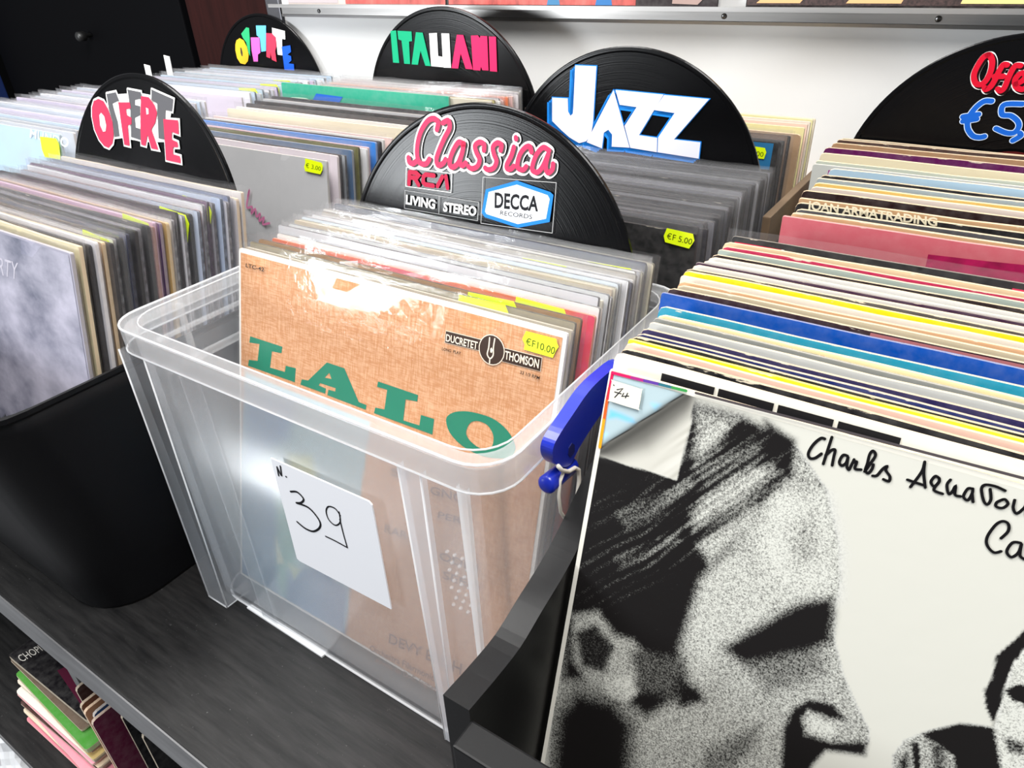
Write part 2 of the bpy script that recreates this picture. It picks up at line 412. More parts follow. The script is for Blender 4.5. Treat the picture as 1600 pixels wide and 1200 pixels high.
# ================================================================ THE SETTING
ZT = -.524                                        # top of the black table
ZF = -1.27                                        # floor
YW = .93                                          # white back wall
WALL = pm('white_painted_wall', '#ebebea', .6, var=(6, .02), bump=(35, .12))
DARK = pm('unlit_room_black', (.0025, .0025, .0035), .7, 0, .1)  # near-black colour holds the darkness of the unlit room
def struct(name, mb, mat, label=None, parent=None):
    o = mb.build(name, mat, parent); o['kind'] = 'structure'
    if label: o['label'] = label
    return o
struct('floor', MB().box(-4, 2, -3, 2.2, ZF - .05, ZF), pm('grey_floor', (.12, .12, .125), .5, var=(4, .2)), 'dark grey shop floor under the table')
struct('wall_back', MB().box(-1.09, 2.0, YW, YW + .1, ZF, 1.6), WALL, 'white painted wall behind the record racks')
struct('wall_left', MB().box(-4.2, -1.0, 1.5, 1.6, ZF, 1.6), DARK, 'black unlit wall beyond the white partition')
struct('trim_1', MB().box(-1.125, -1.0905, YW - .006, YW + .1, ZF, 1.6, .002), pm('dark_grey_metal', (.10, .10, .11), .35, .6), 'dark metal upright at the end of the white wall')
d1 = struct('door_1', MB().box(-2.13, -1.66, 1.46, 1.498, ZF, 1.3, .004), pm('red_brown_wood', (.030, .006, .005), .6, 0, .2, var=(8, .3), stretch=(6, 6, .5)), 'dark reddish brown door leaf behind the far sign')
d2 = struct('door_2', MB().box(-3.4, -2.16, 1.46, 1.498, ZF, 1.3, .004), DARK, 'black door with a small round knob')
k = MB(); k.tube([(0, 0, 0), (0, -.02, 0), (0, -.022, 0), (0, -.045, 0), (0, -.05, 0)], [.006, .006, .015, .015, .009], 16)
kn = k.build('door_knob', pm('dull_steel', (.12, .12, .12), .45, .9), d2, True); kn.location = ony((142, 55), 1.46)
b = MB().box(-3.66, -3.44, 1.38, 1.45, ZF, .3, .004); struct('trim_2', b, pm('dark_blue_paint', (.01, .03, .14), .5), 'dark blue panel edge at the far left')

# aluminium ledge along the wall with its screws
rail = MB(); ZR = -.099
prof = [(YW, ZR), (YW - .004, ZR), (YW - .005, ZR + .0035), (YW - .003, ZR + .004), (YW - .003, ZR + .016), (YW - .030, ZR + .016), (YW - .030, ZR + .021), (YW - .028, ZR + .021), (YW - .028, ZR + .0185), (YW, ZR + .0185)]
rail.prism(prof, 'x', -1.09, 1.2)
rail = rail.build('wall_ledge', pm('brushed_aluminium', (.42, .41, .40), .38, .75, var=(60, .2), stretch=(.06, 1, 1)))
tag(rail, 'brushed aluminium ledge screwed along the white wall under the displayed sleeves', 'ledge')
SCREW = pm('screw_steel', (.25, .25, .25), .3, 1)
for p in ((1131, 28), (1463, 43), (497, 8)):
    q = onz(p, ZR + .008); q = ony(p, YW - .003)
    s = MB(); s.tube([(0, 0, 0), (0, -.0012, 0), (0, -.002, 0)], [.0032, .003, .0018], 14); s.tube([(-.0015, -.0021, 0), (.0015, -.0021, 0)], .0004, 4); s.tube([(0, -.0021, -.0015), (0, -.0021, .0015)], .0004, 4)
    so = s.build('screw', SCREW, rail, True); so.location = (q.x, YW - .003, ZR + .009)

# ================================================================ THE TABLE WITH ITS LOWER SHELF
table = empty('record_table', (-.4, .5, ZF)); tag(table, 'black wood-grain table with a lower shelf carrying all the record crates', 'table')
def T(name, mb, mat): mb.v = [(x + .4, y - .5, z - ZF) for x, y, z in mb.v]; return mb.build(name, mat, table)
T('top_board', MB().box(-1.9, 1.3, .1225, YW - .002, ZT - .045, ZT, .0015), WOOD)
T('edge_band', MB().box(-1.9, 1.3, .1212, .1225, ZT - .044, ZT - .001), GREYEDGE)
T('lower_board', MB().box(-1.9, 1.3, .080, YW - .002, -.858, -.842, .0015), WOOD)
T('edge_band', MB().box(-1.9, 1.3, .0788, .080, -.857, -.843), GREYEDGE)
xd = ony((108, 1046), .15).x
T('divider', MB().box(xd - .009, xd + .009, .15, .9, -.8415, ZT - .0455, .001), GREYEDGE)
T('back_panel', MB().box(-1.9, 1.3, .905, .92, -.8415, ZT - .0455), BLACKBOARD)
for lx in (-1.86, 1.26):
    for ly in (.11, .88): T('leg', MB().box(lx - .03, lx + .03, ly - .025, ly + .025, ZF, -.8585, .002), WOOD)

# ================================================================ SLEEVES
HS = .315
def sleeve_mesh(name, wd, h, th, seed, worn, mats):
    """card sleeve: rounded, slightly bowed front, real thickness; origin bottom centre of the front face"""
    rnd = random.Random(seed); r = [.0012 + .0025 * worn * rnd.random() for _ in range(4)]
    out = []
    for (cx, cz, a, rr) in ((wd / 2, h, 0, r[0]), (-wd / 2, h, 90, r[1]), (-wd / 2, 0, 180, r[2]), (wd / 2, 0, 270, r[3])):
        sx = -1 if cx > 0 else 1; sz = -1 if cz > 0 else 1
        for i in range(3):
            t = math.radians(a + 45 * i); out.append((cx + sx * rr + rr * math.cos(t), cz + sz * rr + rr * math.sin(t)))
        if a == 0:                                          # a few points along the top edge so that it waves a little
            for q in range(1, 8): out.append((wd / 2 - wd * q / 8, h + (rnd.random() - .6) * .0004 * (1 + worn)))
    n = len(out); b = .0003
    V = [(x * .9985, 0, h / 2 + (z - h / 2) * .9985) for x, z in out] + [(x, b * 2, z) for x, z in out] + [(x, th - b * 2, z) for x, z in out] + [(x * .9985, th, h / 2 + (z - h / 2) * .9985) for x, z in out]
    F = [tuple(range(n)), tuple(3 * n + i for i in range(n))[::-1]]; mi = [0, 0]
    for k in range(3):
        for i in range(n):
            F.append((k * n + i, k * n + n + i, k * n + n + (i + 1) % n, k * n + (i + 1) % n)); mi.append(1)
    me = bpy.data.meshes.new(name); me.from_pydata(V, [], F); me.update()
    bm = bmesh.new(); bm.from_mesh(me); bmesh.ops.recalc_face_normals(bm, faces=bm.faces); bm.to_mesh(me); bm.free()
    for m in mats: me.materials.append(m)
    me.polygons.foreach_set('material_index', mi); return me
SM = {}
for k, mats, th, worn in (('plain', (COVER, EDGE), .0030, .5), ('pic', (COVER_PIC, EDGE), .0028, .4), ('dark', (COVER, EDGE_DARK), .0030, .5), ('worn', (COVER_WORN, EDGE_WORN), .0032, 1.6), ('box', (COVER_WORN, EDGE_WORN), .010, 1)):
    SM[k] = [sleeve_mesh('record_sleeve', HS, HS, th, i * 13 + 5, worn, mats) for i in range(4)]
def film_mesh(seed, wd=.3225, h=.3205, th=.0036):
    """clear outer bag: two sheets welded along the side seams and the bottom, open wavy mouth"""
    rnd = random.Random(seed); V = []; F = []; ph = rnd.random() * 6
    xs = [-wd / 2] + [-.1588 + .3176 * i / 10 for i in range(11)] + [wd / 2]; R = len(xs)
    for k, y in ((0, -.0007), (1, th)):
        for zi, z in enumerate((-.002, .004, h - .03, h - .006, h)):
            for i, x in enumerate(xs):
                seam = i in (0, R - 1) or zi == 0
                wv = (.0007 * math.sin(i * 1.7 + ph + k) + .0005 * (rnd.random() - .5)) * (zi >= 3)
                V.append((x, th / 2 - .0004 + (k - .5) * .0002 if seam else y + wv + (.0012 * (k - .3) if zi == 4 else 0), z + (.0022 * (rnd.random() - .5) if zi == 4 else 0)))
    for k in (0, 1):
        o = k * 5 * R
        for zi in range(4):
            for i in range(R - 1): F.append((o + zi * R + i, o + zi * R + i + 1, o + (zi + 1) * R + i + 1, o + (zi + 1) * R + i))
    for zi in range(4):
        for i in (0, R - 1): F.append((zi * R + i, 5 * R + zi * R + i, 5 * R + (zi + 1) * R + i, (zi + 1) * R + i))
    for i in range(R - 1): F.append((i, i + 1, 5 * R + i + 1, 5 * R + i))
    me = bpy.data.meshes.new('plastic_outer_sleeve'); me.from_pydata(V, [], F); me.update(); return me
FM = [film_mesh(i) for i in range(5)]
for i, m in enumerate(FM): m.materials.append(FILM)
FMM = [film_mesh(i + 20) for i in range(5)]
for m in FMM: m.materials.append(FILM_MILKY)
STK = [(-.021, .0115), (.017, .0125), (.0215, .006), (.0185, -.0115), (-.019, -.0125), (-.0225, -.004)]
def sticker_mesh():
    v, f = fill([STK]); me = bpy.data.meshes.new('price_sticker'); n = len(v)
    V = [(x, -.0003, z) for x, z in v] + [(x, 0, z) for x, z in v]
    F = list(f) + [(i, (i + 1) % n, (i + 1) % n + n, i + n) for i in range(n)]
    me.from_pydata(V, [], F); me.materials.append(STICKER); me.update(); return me
STM = sticker_mesh()
NREC = [0]
def record(x, y, z, lean, col, kind='plain', film=None, label='', group=None, yaw=0., twist=0., name='record_sleeve'):
    """one LP in its sleeve; (x, y, z) is the middle of its top edge"""
    i = NREC[0]; NREC[0] += 1
    me = SM[kind][i % 4]; o = inst(name, me)
    o.location = (x, y - HS * math.sin(lean), z - HS * math.cos(lean)); o.rotation_euler = (-lean, twist, yaw)
    c = lin(col) if isinstance(col, str) else col; o.color = (*c, 1)
    tag(o, label, 'record', group)
    if film:
        fo = inst('plastic_outer_sleeve', (FMM if film == 2 else FM)[i % 5], o); fo.location = (0, 0, 0)
    return o
def add_sticker(o, lx, lz, text=None, rot=0., film=True):
    s = inst('price_sticker', STM, o); s.location = (lx, -.0022 if film else -.0004, lz); s.rotation_euler = (0, rot, 0)
    if text:
        v, f = text_mesh(text, .0); x1 = max(p[0] for p in v); y1 = max(p[1] for p in v); k = .033 / x1
        mesh_obj('price_print', [((x - x1 / 2) * k, -.0005, (y - y1 / 2) * k * 1.25) for x, y in v], f, ink('#26301a'), s)
    return s
PREV = {}
def lbl(c, place):
    p = PREV.get(place); PREV[place] = c
    return f'{c} record just behind the {p} one {place}' if p else f'{c} record {place}'
def lerp(a, b, t): return a + (b - a) * t

# ================================================================ BOXES BEHIND (plain black plywood trays that hold the rows)
def tray(label, x0, x1, y0, y1, zfl, ztop, mat=BLACKBOARD, side=None, t=.009):
    e = empty('record_box', ((x0 + x1) / 2, y0, ZT)); tag(e, label, 'box')
    def B(n, mb, m=mat): mb.v = [(x - e.location.x, y - e.location.y, z - e.location.z) for x, y, z in mb.v]; return mb.build(n, m, e)
    B('base', MB().box(x0 + t, x1 - t, y0 + t, y1 - t, ZT, zfl - .001, .0008))
    B('side_panel', MB().box(x0, x0 + t, y0, y1, ZT, ztop, .001), side or mat); B('side_panel', MB().box(x1 - t, x1, y0, y1, ZT, ztop, .001), side or mat)
    B('front_panel', MB().box(x0 + t, x1 - t, y0, y0 + t, ZT, ztop - .06, .001)); B('back_panel', MB().box(x0 + t, x1 - t, y1 - t, y1, ZT, ztop, .001))
    return e

# ================================================================ CLEAR CRATE AND ITS RECORDS
CX0, CX1, CY0, CY1 = -.538, -.177, .231, .492          # outer rim
ZRIM = -.235
crate = empty('plastic_crate', ((CX0 + CX1) / 2, CY0, ZT)); tag(crate, 'clear plastic crate with blue clip handle and a card numbered 39', 'crate')
def CB(name, mb, mat, smooth=False, parent=None):
    mb.v = [(x - crate.location.x, y - crate.location.y, z - crate.location.z) for x, y, z in mb.v]; return mb.build(name, mat, parent or crate, smooth)
def cl(off, z, r):                                      # a loop of the crate at height z, off = inset from the rim outline
    return [(x, y, z) for x, y in rrect(CX0 + off, CX1 - off, CY0 + off, CY1 - off, r)]
m = MB()
loft(m, [cl(.0115, ZT + .0005, .012), cl(.0110, ZT + .008, .014), cl(.0080, ZRIM - .010, .022), cl(.0098, ZRIM - .010, .020), cl(.0130, ZT + .008, .012), cl(.0165, ZT + .0028, .010)])
n = len(rrect(0, 1, 0, 1, .1))
m.f.append(tuple(range(n))); m.f.append(tuple(5 * n + j for j in range(n)))
CB('shell', m, CRATE, True)
m = MB()
loft(m, [cl(.0080, ZRIM - .0095, .022), cl(.0030, ZRIM - .004, .026), cl(.0022, ZRIM - .020, .026), cl(.0006, ZRIM - .020, .028), cl(.0004, ZRIM - .002, .028), cl(.0016, ZRIM, .027), cl(.0100, ZRIM, .020), cl(.0112, ZRIM - .003, .019), cl(.0112, ZRIM - .0095, .019)], wrap=True)
CB('rim', m, CRATE_RIM, False)
# moulded ribs: corner pillars on the front, two slim ribs, steps on the inside of the left wall
def rib(x0, x1, top, bot, d0, d1, name='rib', mat=CRATE):
    mm = MB(); yt, yb = CY0 + .0075, CY0 + .0108
    P = [(x0, yt - d0, top), (x1, yt - d0, top), (x1, yt, top), (x0, yt, top), (x0 + .003, yb - d1, bot), (x1 - .003, yb - d1, bot), (x1 - .003, yb, bot), (x0 + .003, yb, bot)]
    mm.add(P, [(0, 1, 5, 4), (0, 4, 7, 3), (1, 2, 6, 5), (4, 5, 6, 7)]); return CB(name, mm, mat)
rib(-.530, -.497, ZRIM - .021, ZT + .001, .006, .012, 'corner_pillar')
rib(-.248, -.231, ZRIM - .021, ZT + .001, .005, .006, 'rib', CRATE_RIB)
rib(-.207, -.200, ZRIM - .021, ZT + .001, .003, .004, 'rib', CRATE_EDGE)
rib(-.465, -.440, ZRIM - .021, ZT + .001, .0012, .0012, 'rib', CRATE)
for off_, z_, r_ in ((.0012, ZRIM - .0004, .0009), (.0012, ZRIM - .0200, .0008), (.0108, ZRIM - .0002, .0006), (.0112, ZT + .0014, .0012)):  # added beads whose milky colour draws the bright edge highlights
    CB('edge_highlight_bead', MB().tube(cl(off_, z_, .026), r_, 6, True), CRATE_EDGE, True)
for xa, xb, d0, d1 in ((-.530, -.527, .006, .012), (-.497, -.500, .006, .012), (-.248, -.245, .005, .006), (-.231, -.234, .005, .006)):
    CB('edge_highlight_bead', MB().tube([(xa, CY0 + .0075 - d0, ZRIM - .021), (xb, CY0 + .0108 - d1, ZT + .0015)], .0007, 6), CRATE_EDGE, True)
CB('edge_highlight_bead', MB().tube([(-.527, CY0 - .0012, ZT + .0015), (-.500, CY0 - .0012, ZT + .0015), (-.500, CY0 + .0108, ZT + .0015)], .0008, 6), CRATE_EDGE, True)
mm = MB()
for i in range(7):
    for j in range(4):
        x = -.224 + j * .0058 + (i % 2) * .0029; z = -.318 - i * .0078
        mm.tube([(x, CY0 + .0102, z), (x, CY0 + .0084, z), (x, CY0 + .0080, z)], [.0012, .0010, .0004], 8)
o = CB('moulded_dimples', mm, CRATE_RIM, True); o['kind'] = 'stuff'
for z0, z1 in ((-.262, -.259), (-.292, -.286)):
    CB('inner_ledge', MB().box(CX0 + .0105, CX0 + .0150, CY0 + .03, CY1 - .03, z0, z1, .0008), CRATE_RIM)
for y0 in (.285, .345, .42):
    CB('inner_gusset', MB().box(CX0 + .0105, CX0 + .0155, y0, y0 + .004, -.300, ZRIM - .004, .0006), CRATE_RIM)
# blue clip handle on the right-hand side, hinge pin and the white tie string
BLUE = pm('blue_plastic', (.006, .02, .36), .28, 0, .5)
hx0, hx1 = CX1 + .0015, CX1 + .0095
def hy(p): q = onx(p, hx1); return (q.y, q.z)
outl = [hy(p) for p in catmull([(975, 566), (945, 587), (920, 612), (897, 645), (875, 678), (865, 698), (864, 714), (870, 725), (882, 730), (893, 724), (905, 700), (925, 668), (945, 640), (985, 590)], True, 4)]
m = MB().prism(outl, 'x', hx0, hx1); CB('clip_handle', m, BLUE)
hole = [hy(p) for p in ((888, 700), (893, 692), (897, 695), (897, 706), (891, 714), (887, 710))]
CB('hole_shade_patch', MB().prism(hole, 'x', hx1 - .001, hx1 + .0004), pm('dark_blue_hole_shade', (.002, .006, .10), .5))  # raised dark patch paints the shade of the hole, no opening is cut
a, c = onx((893, 725), hx1 - .004), onx((852, 759), hx1 - .004)
CB('hinge_pin', MB().tube([a, (a * .97 + c * .03), (a * .05 + c * .95), c], [.0045, .0055, .0058, .004], 14), BLUE, True)
pts = [onx(p, hx1 + .002) for p in ((872, 728), (878, 735), (888, 737), (898, 731), (904, 734), (905, 750), (902, 775), (899, 792))]
pts2 = [onx(p, hx1 + .0015) for p in ((880, 738), (875, 752), (873, 775), (876, 800), (886, 815), (900, 824))]
STRING = pm('white_string', '#d9d4ca', .8)
CB('tie_string', MB().tube(pts, .0013, 8).tube(pts2, .0011, 8), STRING, True)
# card 39
YC = CY0 + .003
N_ = crop(400, 690, 3.87)
card = mesh_obj('number_card', [(0, 0, 0)], [], pm('white_paper', '#e8e9ee', .6, bump=(20, .1)), crate)
def cloc(q): return (q.x - crate.location.x, q.y - crate.location.y, q.z - crate.location.z)
cn = [ony(p, YC - .0006) for p in N_([(88, 100), (680, 362), (700, 385), (818, 1015), (262, 722), (247, 706)])]
cb_ = [Vector((v.x, YC + .0004, v.z)) for v in cn]
card.data.clear_geometry(); nn = len(cn)
card.data.from_pydata([cloc(q) for q in cn] + [cloc(q) for q in cb_], [], [tuple(range(nn)), tuple(range(nn, 2 * nn))[::-1]] + [(i, i + nn, (i + 1) % nn + nn, (i + 1) % nn) for i in range(nn)])
PLc = Plane(card, YC - .0006 - crate.location.y)
PEN = ink('#15151a', .5)
PLc.stroke('handwriting', [N_(p) for p in ([(210, 302), (250, 305), (288, 345), (275, 368), (245, 370)], [(245, 370), (320, 400), (380, 470), (388, 515), (350, 542), (300, 525), (250, 485)])], 2.3, PEN, .0002)
PLc.stroke('handwriting', [N_(p) for p in ([(510, 445), (480, 405), (440, 392), (425, 420), (440, 470), (480, 505), (510, 485), (503, 425)], [(508, 470), (530, 560), (553, 640)], [(553, 640), (480, 600), (422, 572)], )], 1.7, PEN, .0002)
PLc.stroke('handwriting', [N_(p) for p in ([(128, 153), (138, 205)], [(128, 153), (152, 202)], [(148, 148), (156, 205)], [(182, 211), (185, 213)])], 2.0, PEN, .0002, smooth=False)

# --- records in the clear crate
XL = -.3575
lab = 'in the clear plastic crate'; PREV[lab] = 'orange-tan'
lalo = record(XL, .3465, -.2105, math.radians(16), '#e6e2dc', 'plain', 1, 'orange-tan LALO record cover with green slab letters at the front of the clear crate', None)
P = Plane(lalo)
LP = paint_mat('linen_print', 0, weave=True, rough=.5)
L_ = crop(360, 500, 3.4783); T_ = crop(640, 460, 4.617); C3 = crop(300, 560, 2)
tan = (*lin('#cf976a'), 1.)
pic = C3([(165, 60), (545, 210), (545, 290), (478, 872), (135, 668)])
painted('cover_print', P, -.1545, .1545, .003, .3115, 120, 120, tan, [
    (C3([(167, 40), (560, 200), (545, 290), (478, 872), (135, 668)]), (*lin('#9fc0c8'), 0), 1.5),
    (C3([(165, 90), (330, 130), (300, 250), (165, 330)]), (*lin('#7ea3c8'), 0), 14),
    (C3([(150, 380), (250, 400), (275, 470), (280, 600), (270, 740), (135, 668)]), (*lin('#3f78a5'), 0), 10),
    (C3([(300, 300), (370, 305), (390, 360), (360, 410), (300, 390)]), (*lin('#b9c48f'), 0), 10),
    (C3([(265, 440), (330, 470), (330, 640), (300, 760), (270, 700)]), (*lin('#58a598'), 0), 10),
    (C3([(262, 560), (275, 600), (288, 640), (268, 640)]), (*lin('#c9cfae'), 0), 4),
    (C3([(300, 660), (400, 650), (490, 720), (478, 870), (290, 760)]), (*lin('#427aa8'), 0), 8),
    (C3([(300, 640), (340, 660), (320, 690)]), (*lin('#a9c098'), 0), 5)], LP)
GREEN = ink('#0f7a5e'); DK = ink('#3a2a22'); PAPER = ink('#e5d6c2')
P.poly('lettering', [L_([(110, 88), (285, 145), (280, 180), (228, 170), (218, 258), (298, 282), (303, 248), (358, 262), (352, 338), (98, 248), (103, 216), (150, 222), (160, 130), (105, 122)])], GREEN)
P.poly('lettering', [L_([(527, 230), (622, 262), (700, 445), (742, 462), (738, 487), (530, 408), (535, 378), (572, 388), (575, 370), (490, 342), (482, 355), (522, 372), (518, 400), (383, 350), (390, 322), (425, 328)]), L_([(540, 286), (552, 320), (515, 313)])], GREEN)
P.poly('lettering', [L_([(805, 333), (1022, 407), (1018, 442), (955, 430), (942, 545), (1030, 572), (1038, 515), (1110, 537), (1100, 622), (783, 505), (790, 475), (840, 485), (855, 378), (800, 362)])], GREEN)
P.poly('lettering', [catmull(L_([(1175, 540), (1200, 508), (1250, 495), (1320, 500), (1420, 530), (1490, 580), (1535, 640), (1552, 700), (1520, 745), (1440, 750), (1350, 730), (1260, 680), (1195, 610)]), True, 3), catmull(L_([(1290, 585), (1310, 555), (1350, 548), (1400, 570), (1430, 620), (1430, 670), (1410, 695), (1360, 695), (1310, 660), (1285, 620)]), True, 3)], GREEN)
P.poly('maker_mark', [T_([(266, 258), (522, 322), (510, 407), (256, 347)])], PAPER)
P.poly('maker_mark', [T_([(683, 382), (963, 452), (950, 556), (670, 483)])], PAPER)
P.poly('maker_mark', [T_([(268, 263), (520, 326), (510, 403), (260, 344)])], DK)
P.poly('maker_mark', [T_([(685, 386), (959, 456), (947, 552), (673, 480)])], DK)
cc = P.px(T_([(598, 398)])[0]); rr = .0098
P.poly('maker_mark', [[(cc[0] + rr * 1.07 * math.cos(t * .2618), cc[1] + rr * 1.07 * math.sin(t * .2618)) for t in range(24)]], PAPER, local=True)
P.poly('maker_mark', [[(cc[0] + rr * math.cos(t * .2618), cc[1] + rr * math.sin(t * .2618)) for t in range(24)]], DK, local=True)
P.stroke('maker_mark', [T_(p) for p in ([(585, 310), (578, 380), (568, 430), (588, 460), (610, 435), (612, 380), (622, 318)], [(586, 462), (584, 492)])], 2.0, PAPER)
P.poly('maker_mark', [T_([(590, 390), (600, 380), (608, 400), (602, 420), (590, 415)])], PAPER)
for st, qd, bw in (('DUCRETET', [(274, 283), (502, 340), (496, 396), (270, 336)], .02), ('THOMSON', [(700, 402), (945, 466), (938, 532), (694, 464)], .02)):
    P.text('lettering', st, T_(qd), PAPER, bw)
for st, qd in (('LONG  PLAY', [(245, 378), (382, 412), (378, 434), (242, 400)]), ('33 1/3 RPM', [(808, 545), (950, 588), (945, 612), (805, 568)])):
    P.text('lettering', st, T_(qd), DK, .02)
P.text('lettering', 'LTC-42', crop(340, 360, 5)([(235, 255), (378, 290), (375, 322), (232, 285)]), DK, .02)
PK = ink('#8a6a58')
for st, qd in (('SI', [(625, 338), (680, 352), (680, 378), (625, 364)]), ('GNO', [(750, 395), (860, 425), (858, 452), (748, 420)]), ('PER', [(775, 475), (850, 495), (848, 515), (772, 495)]), ('RAR', [(608, 515), (680, 540), (678, 565), (606, 540)]), ('ODDI', [(780, 600), (900, 640), (898, 665), (778, 625)]), ('SEED', [(790, 660), (905, 700), (903, 722), (788, 684)]),
               ('DEVY ERLIH', [(623, 855), (850, 950), (846, 985), (620, 885)]), ('Orchestra Filarmonica di', [(563, 890), (800, 1000), (797, 1022), (561, 908)]), ('diretta da D.-E. Inghelbrecht', [(580, 930), (830, 1050), (827, 1072), (578, 948)])):
    P.text('lettering', st, C3(qd), ink('#7d5c4e'), .015)
st_ = T_([(848, 262), (1065, 318), (1070, 345), (1082, 375), (1062, 405), (1040, 455), (832, 395), (838, 360), (820, 318)])
P.off = .0012; so = P.poly('price_sticker', [st_], STICKER); P.text('price_print', '€F10.00', T_([(850, 308), (1062, 378), (1050, 432), (846, 360)]), ink('#3a4514'), parent=so)
pal = [('grey-beige', '#b3aa98', 0), ('olive-beige', '#8f8468', 1), ('brown', '#9a7448', 1), ('orange-red', '#d9623a', 1), ('white', '#e8e6e2', 0), ('pale grey', '#bfc0c4', 0), ('cream', '#dcd6bf', 1), ('pale grey', '#c4c6c9', 0), ('white', '#eceaea', 0), ('beige', '#b8a88e', 0), ('cream', '#d9d3b8', 0), ('pale blue', '#cfdbe6', 0), ('pale grey', '#b4b6bb', 0), ('white', '#e6e6e8', 0), ('slate grey', '#6c6e7c', 0), ('pale grey', '#c8c9cc', 1), ('grey-beige', '#a9a296', 0), ('white', '#e4e2de', 0), ('pale grey', '#aeb0b6', 1), ('cream', '#d4cfbc', 0), ('slate grey', '#565a68', 0), ('white', '#dcdcde', 1), ('pale grey', '#c0bfc0', 0), ('cream', '#cfc9b4', 0)]
nP = len(pal); wts = [1.0, 1.5, 1.9, 2.4, 2.0] + [1.0] * (nP - 5); cum = [sum(wts[:k + 1]) / sum(wts) for k in range(nP)]
for i, (cn_, hx, stk) in enumerate(pal):
    t = cum[i]
    r = record(XL + random.uniform(-.003, .003), lerp(.3495, .4705, t), -.2105 + random.uniform(-.0025, .003) + (.003 if i > 4 else 0), math.radians(lerp(16, 11.6, t)), hx, 'dark' if i % 3 else 'pic', 2 if i > 4 and i % 3 == 0 else 1, lbl(cn_, lab), 'records in the clear crate', yaw=random.uniform(-.004, .004))
    if stk: add_sticker(r, .115 + random.uniform(-.03, .022), HS - .0115, None, random.uniform(-.05, .05))

# ================================================================ VINYL DISC SIGNS
def disc_mesh(R_):
    prof = [(.0036, .0009), (.018, .0009), (.0495, .0009), (.052, .0013), (.060, .0013), (.0605, .0016), (.1445, .0016), (.1462, .0022), (.1490, .0021), (.15, .0013)]
    prof = [(r * R_ / .15, y) for r, y in prof]; K = 128; V = []; F = []
    full = [(r, -y) for r, y in prof] + [(r, y) for r, y in reversed(prof)]
    for r, y in full: V += [(r * math.cos(2 * math.pi * j / K), y, r * math.sin(2 * math.pi * j / K)) for j in range(K)]
    n = len(full)
    for i in range(n):
        for j in range(K): F.append((i * K + j, i * K + (j + 1) % K, ((i + 1) % n) * K + (j + 1) % K, ((i + 1) % n) * K + j))
    return V, F
def disc(c, lean, label, R_=.15, lab='#551a1a'):
    V, F = disc_mesh(R_); o = mesh_obj('vinyl_sign', V, F, VINYL, smooth=False); o.location = c; o.rotation_euler = (-lean, 0, 0)
    bm = bmesh.new(); bm.from_mesh(o.data); bmesh.ops.recalc_face_normals(bm, faces=bm.faces); bm.to_mesh(o.data); bm.free()
    tag(o, label, 'sign', 'vinyl discs used as genre signs')
    K = 48; v = [(.0495 * math.cos(2 * math.pi * j / K), -.00115, .0495 * math.sin(2 * math.pi * j / K)) for j in range(K)] + [(.0036 * math.cos(2 * math.pi * j / K), -.00115, .0036 * math.sin(2 * math.pi * j / K)) for j in range(K)]
    mesh_obj('record_label', v, [(j, (j + 1) % K, K + (j + 1) % K, K + j) for j in range(K)], ink(lab), o)
    return o, Plane(o, -.0022)
def shift(pts, dx, dy): return [(x + dx, y + dy) for x, y in pts]
WHITE = ink('#f1f0ee'); PINK = ink('#f0365f'); GREY = ink('#5c5c60'); SHADOW = ink('#4a4244')

# --- Classica
cl_o, P = disc((-.359, .4655, -.259), .2, 'vinyl disc sign reading Classica with record company stickers')
C1 = crop(560, 150, 3.636)
strokes = [[(448, 190), (455, 150), (430, 128), (395, 142), (360, 195), (340, 260), (335, 330), (350, 378), (385, 385), (405, 358)], [(287, 350), (292, 375), (312, 383), (338, 365)],
    [(482, 152), (512, 140), (520, 180), (490, 240), (460, 310), (445, 360), (455, 393), (482, 383), (497, 360)],
    [(598, 275), (572, 262), (545, 300), (525, 350), (522, 393), (542, 403), (568, 380), (590, 325), (600, 270)], [(592, 320), (578, 375), (592, 395), (612, 380)],
    [(715, 308), (715, 275), (690, 262), (665, 282), (672, 320), (690, 360), (678, 398), (648, 412), (628, 402)],
    [(810, 308), (814, 277), (790, 266), (766, 290), (772, 330), (786, 370), (770, 408), (738, 418), (722, 408)],
    [(885, 290), (870, 340), (846, 388), (848, 413), (870, 413), (885, 398)], [(896, 236), (898, 244)],
    [(985, 318), (975, 287), (950, 292), (920, 330), (905, 385), (912, 412), (938, 418), (955, 400)],
    [(1085, 310), (1052, 292), (1015, 330), (992, 390), (992, 423), (1020, 432), (1050, 398), (1080, 330)], [(1080, 330), (1066, 398), (1078, 436), (1103, 418), (1108, 385)]]
P.stroke('lettering_outline', [C1(shift(s, 4, 3)) for s in strokes], 15.5, WHITE)
P.stroke('lettering_shade', [C1(shift(s, 12, 7)) for s in strokes], 7.0, SHADOW)
P.stroke('lettering', [C1(s) for s in strokes], 7.4, PINK)
RED = ink('#b5173f')
P.stroke('logo_frame', [C1([(275, 405), (532, 440), (528, 548), (272, 512), (275, 405)])], 1.1, WHITE, smooth=False)
P.stroke('logo', [C1(p) for p in ([(293, 432), (290, 500)], [(300, 432), (332, 437), (345, 450), (332, 466), (305, 463)], [(322, 466), (345, 505)], [(432, 452), (385, 446), (372, 458), (371, 490), (382, 502), (428, 510)], [(452, 512), (480, 458)], [(500, 456), (509, 522)])], 6.2, RED, smooth=False)
P.stroke('logo_frame', [C1(p) for p in ([(268, 535), (685, 603), (680, 708), (265, 637), (268, 535)], [(462, 568), (460, 668)])], .7, ink('#b9b9b9'), smooth=False)
P.text('lettering', 'LIVING', C1([(275, 560), (442, 588), (438, 644), (272, 614)]), WHITE, .035)
P.text('lettering', 'STEREO', C1([(488, 600), (676, 628), (672, 684), (485, 656)]), WHITE, .035)
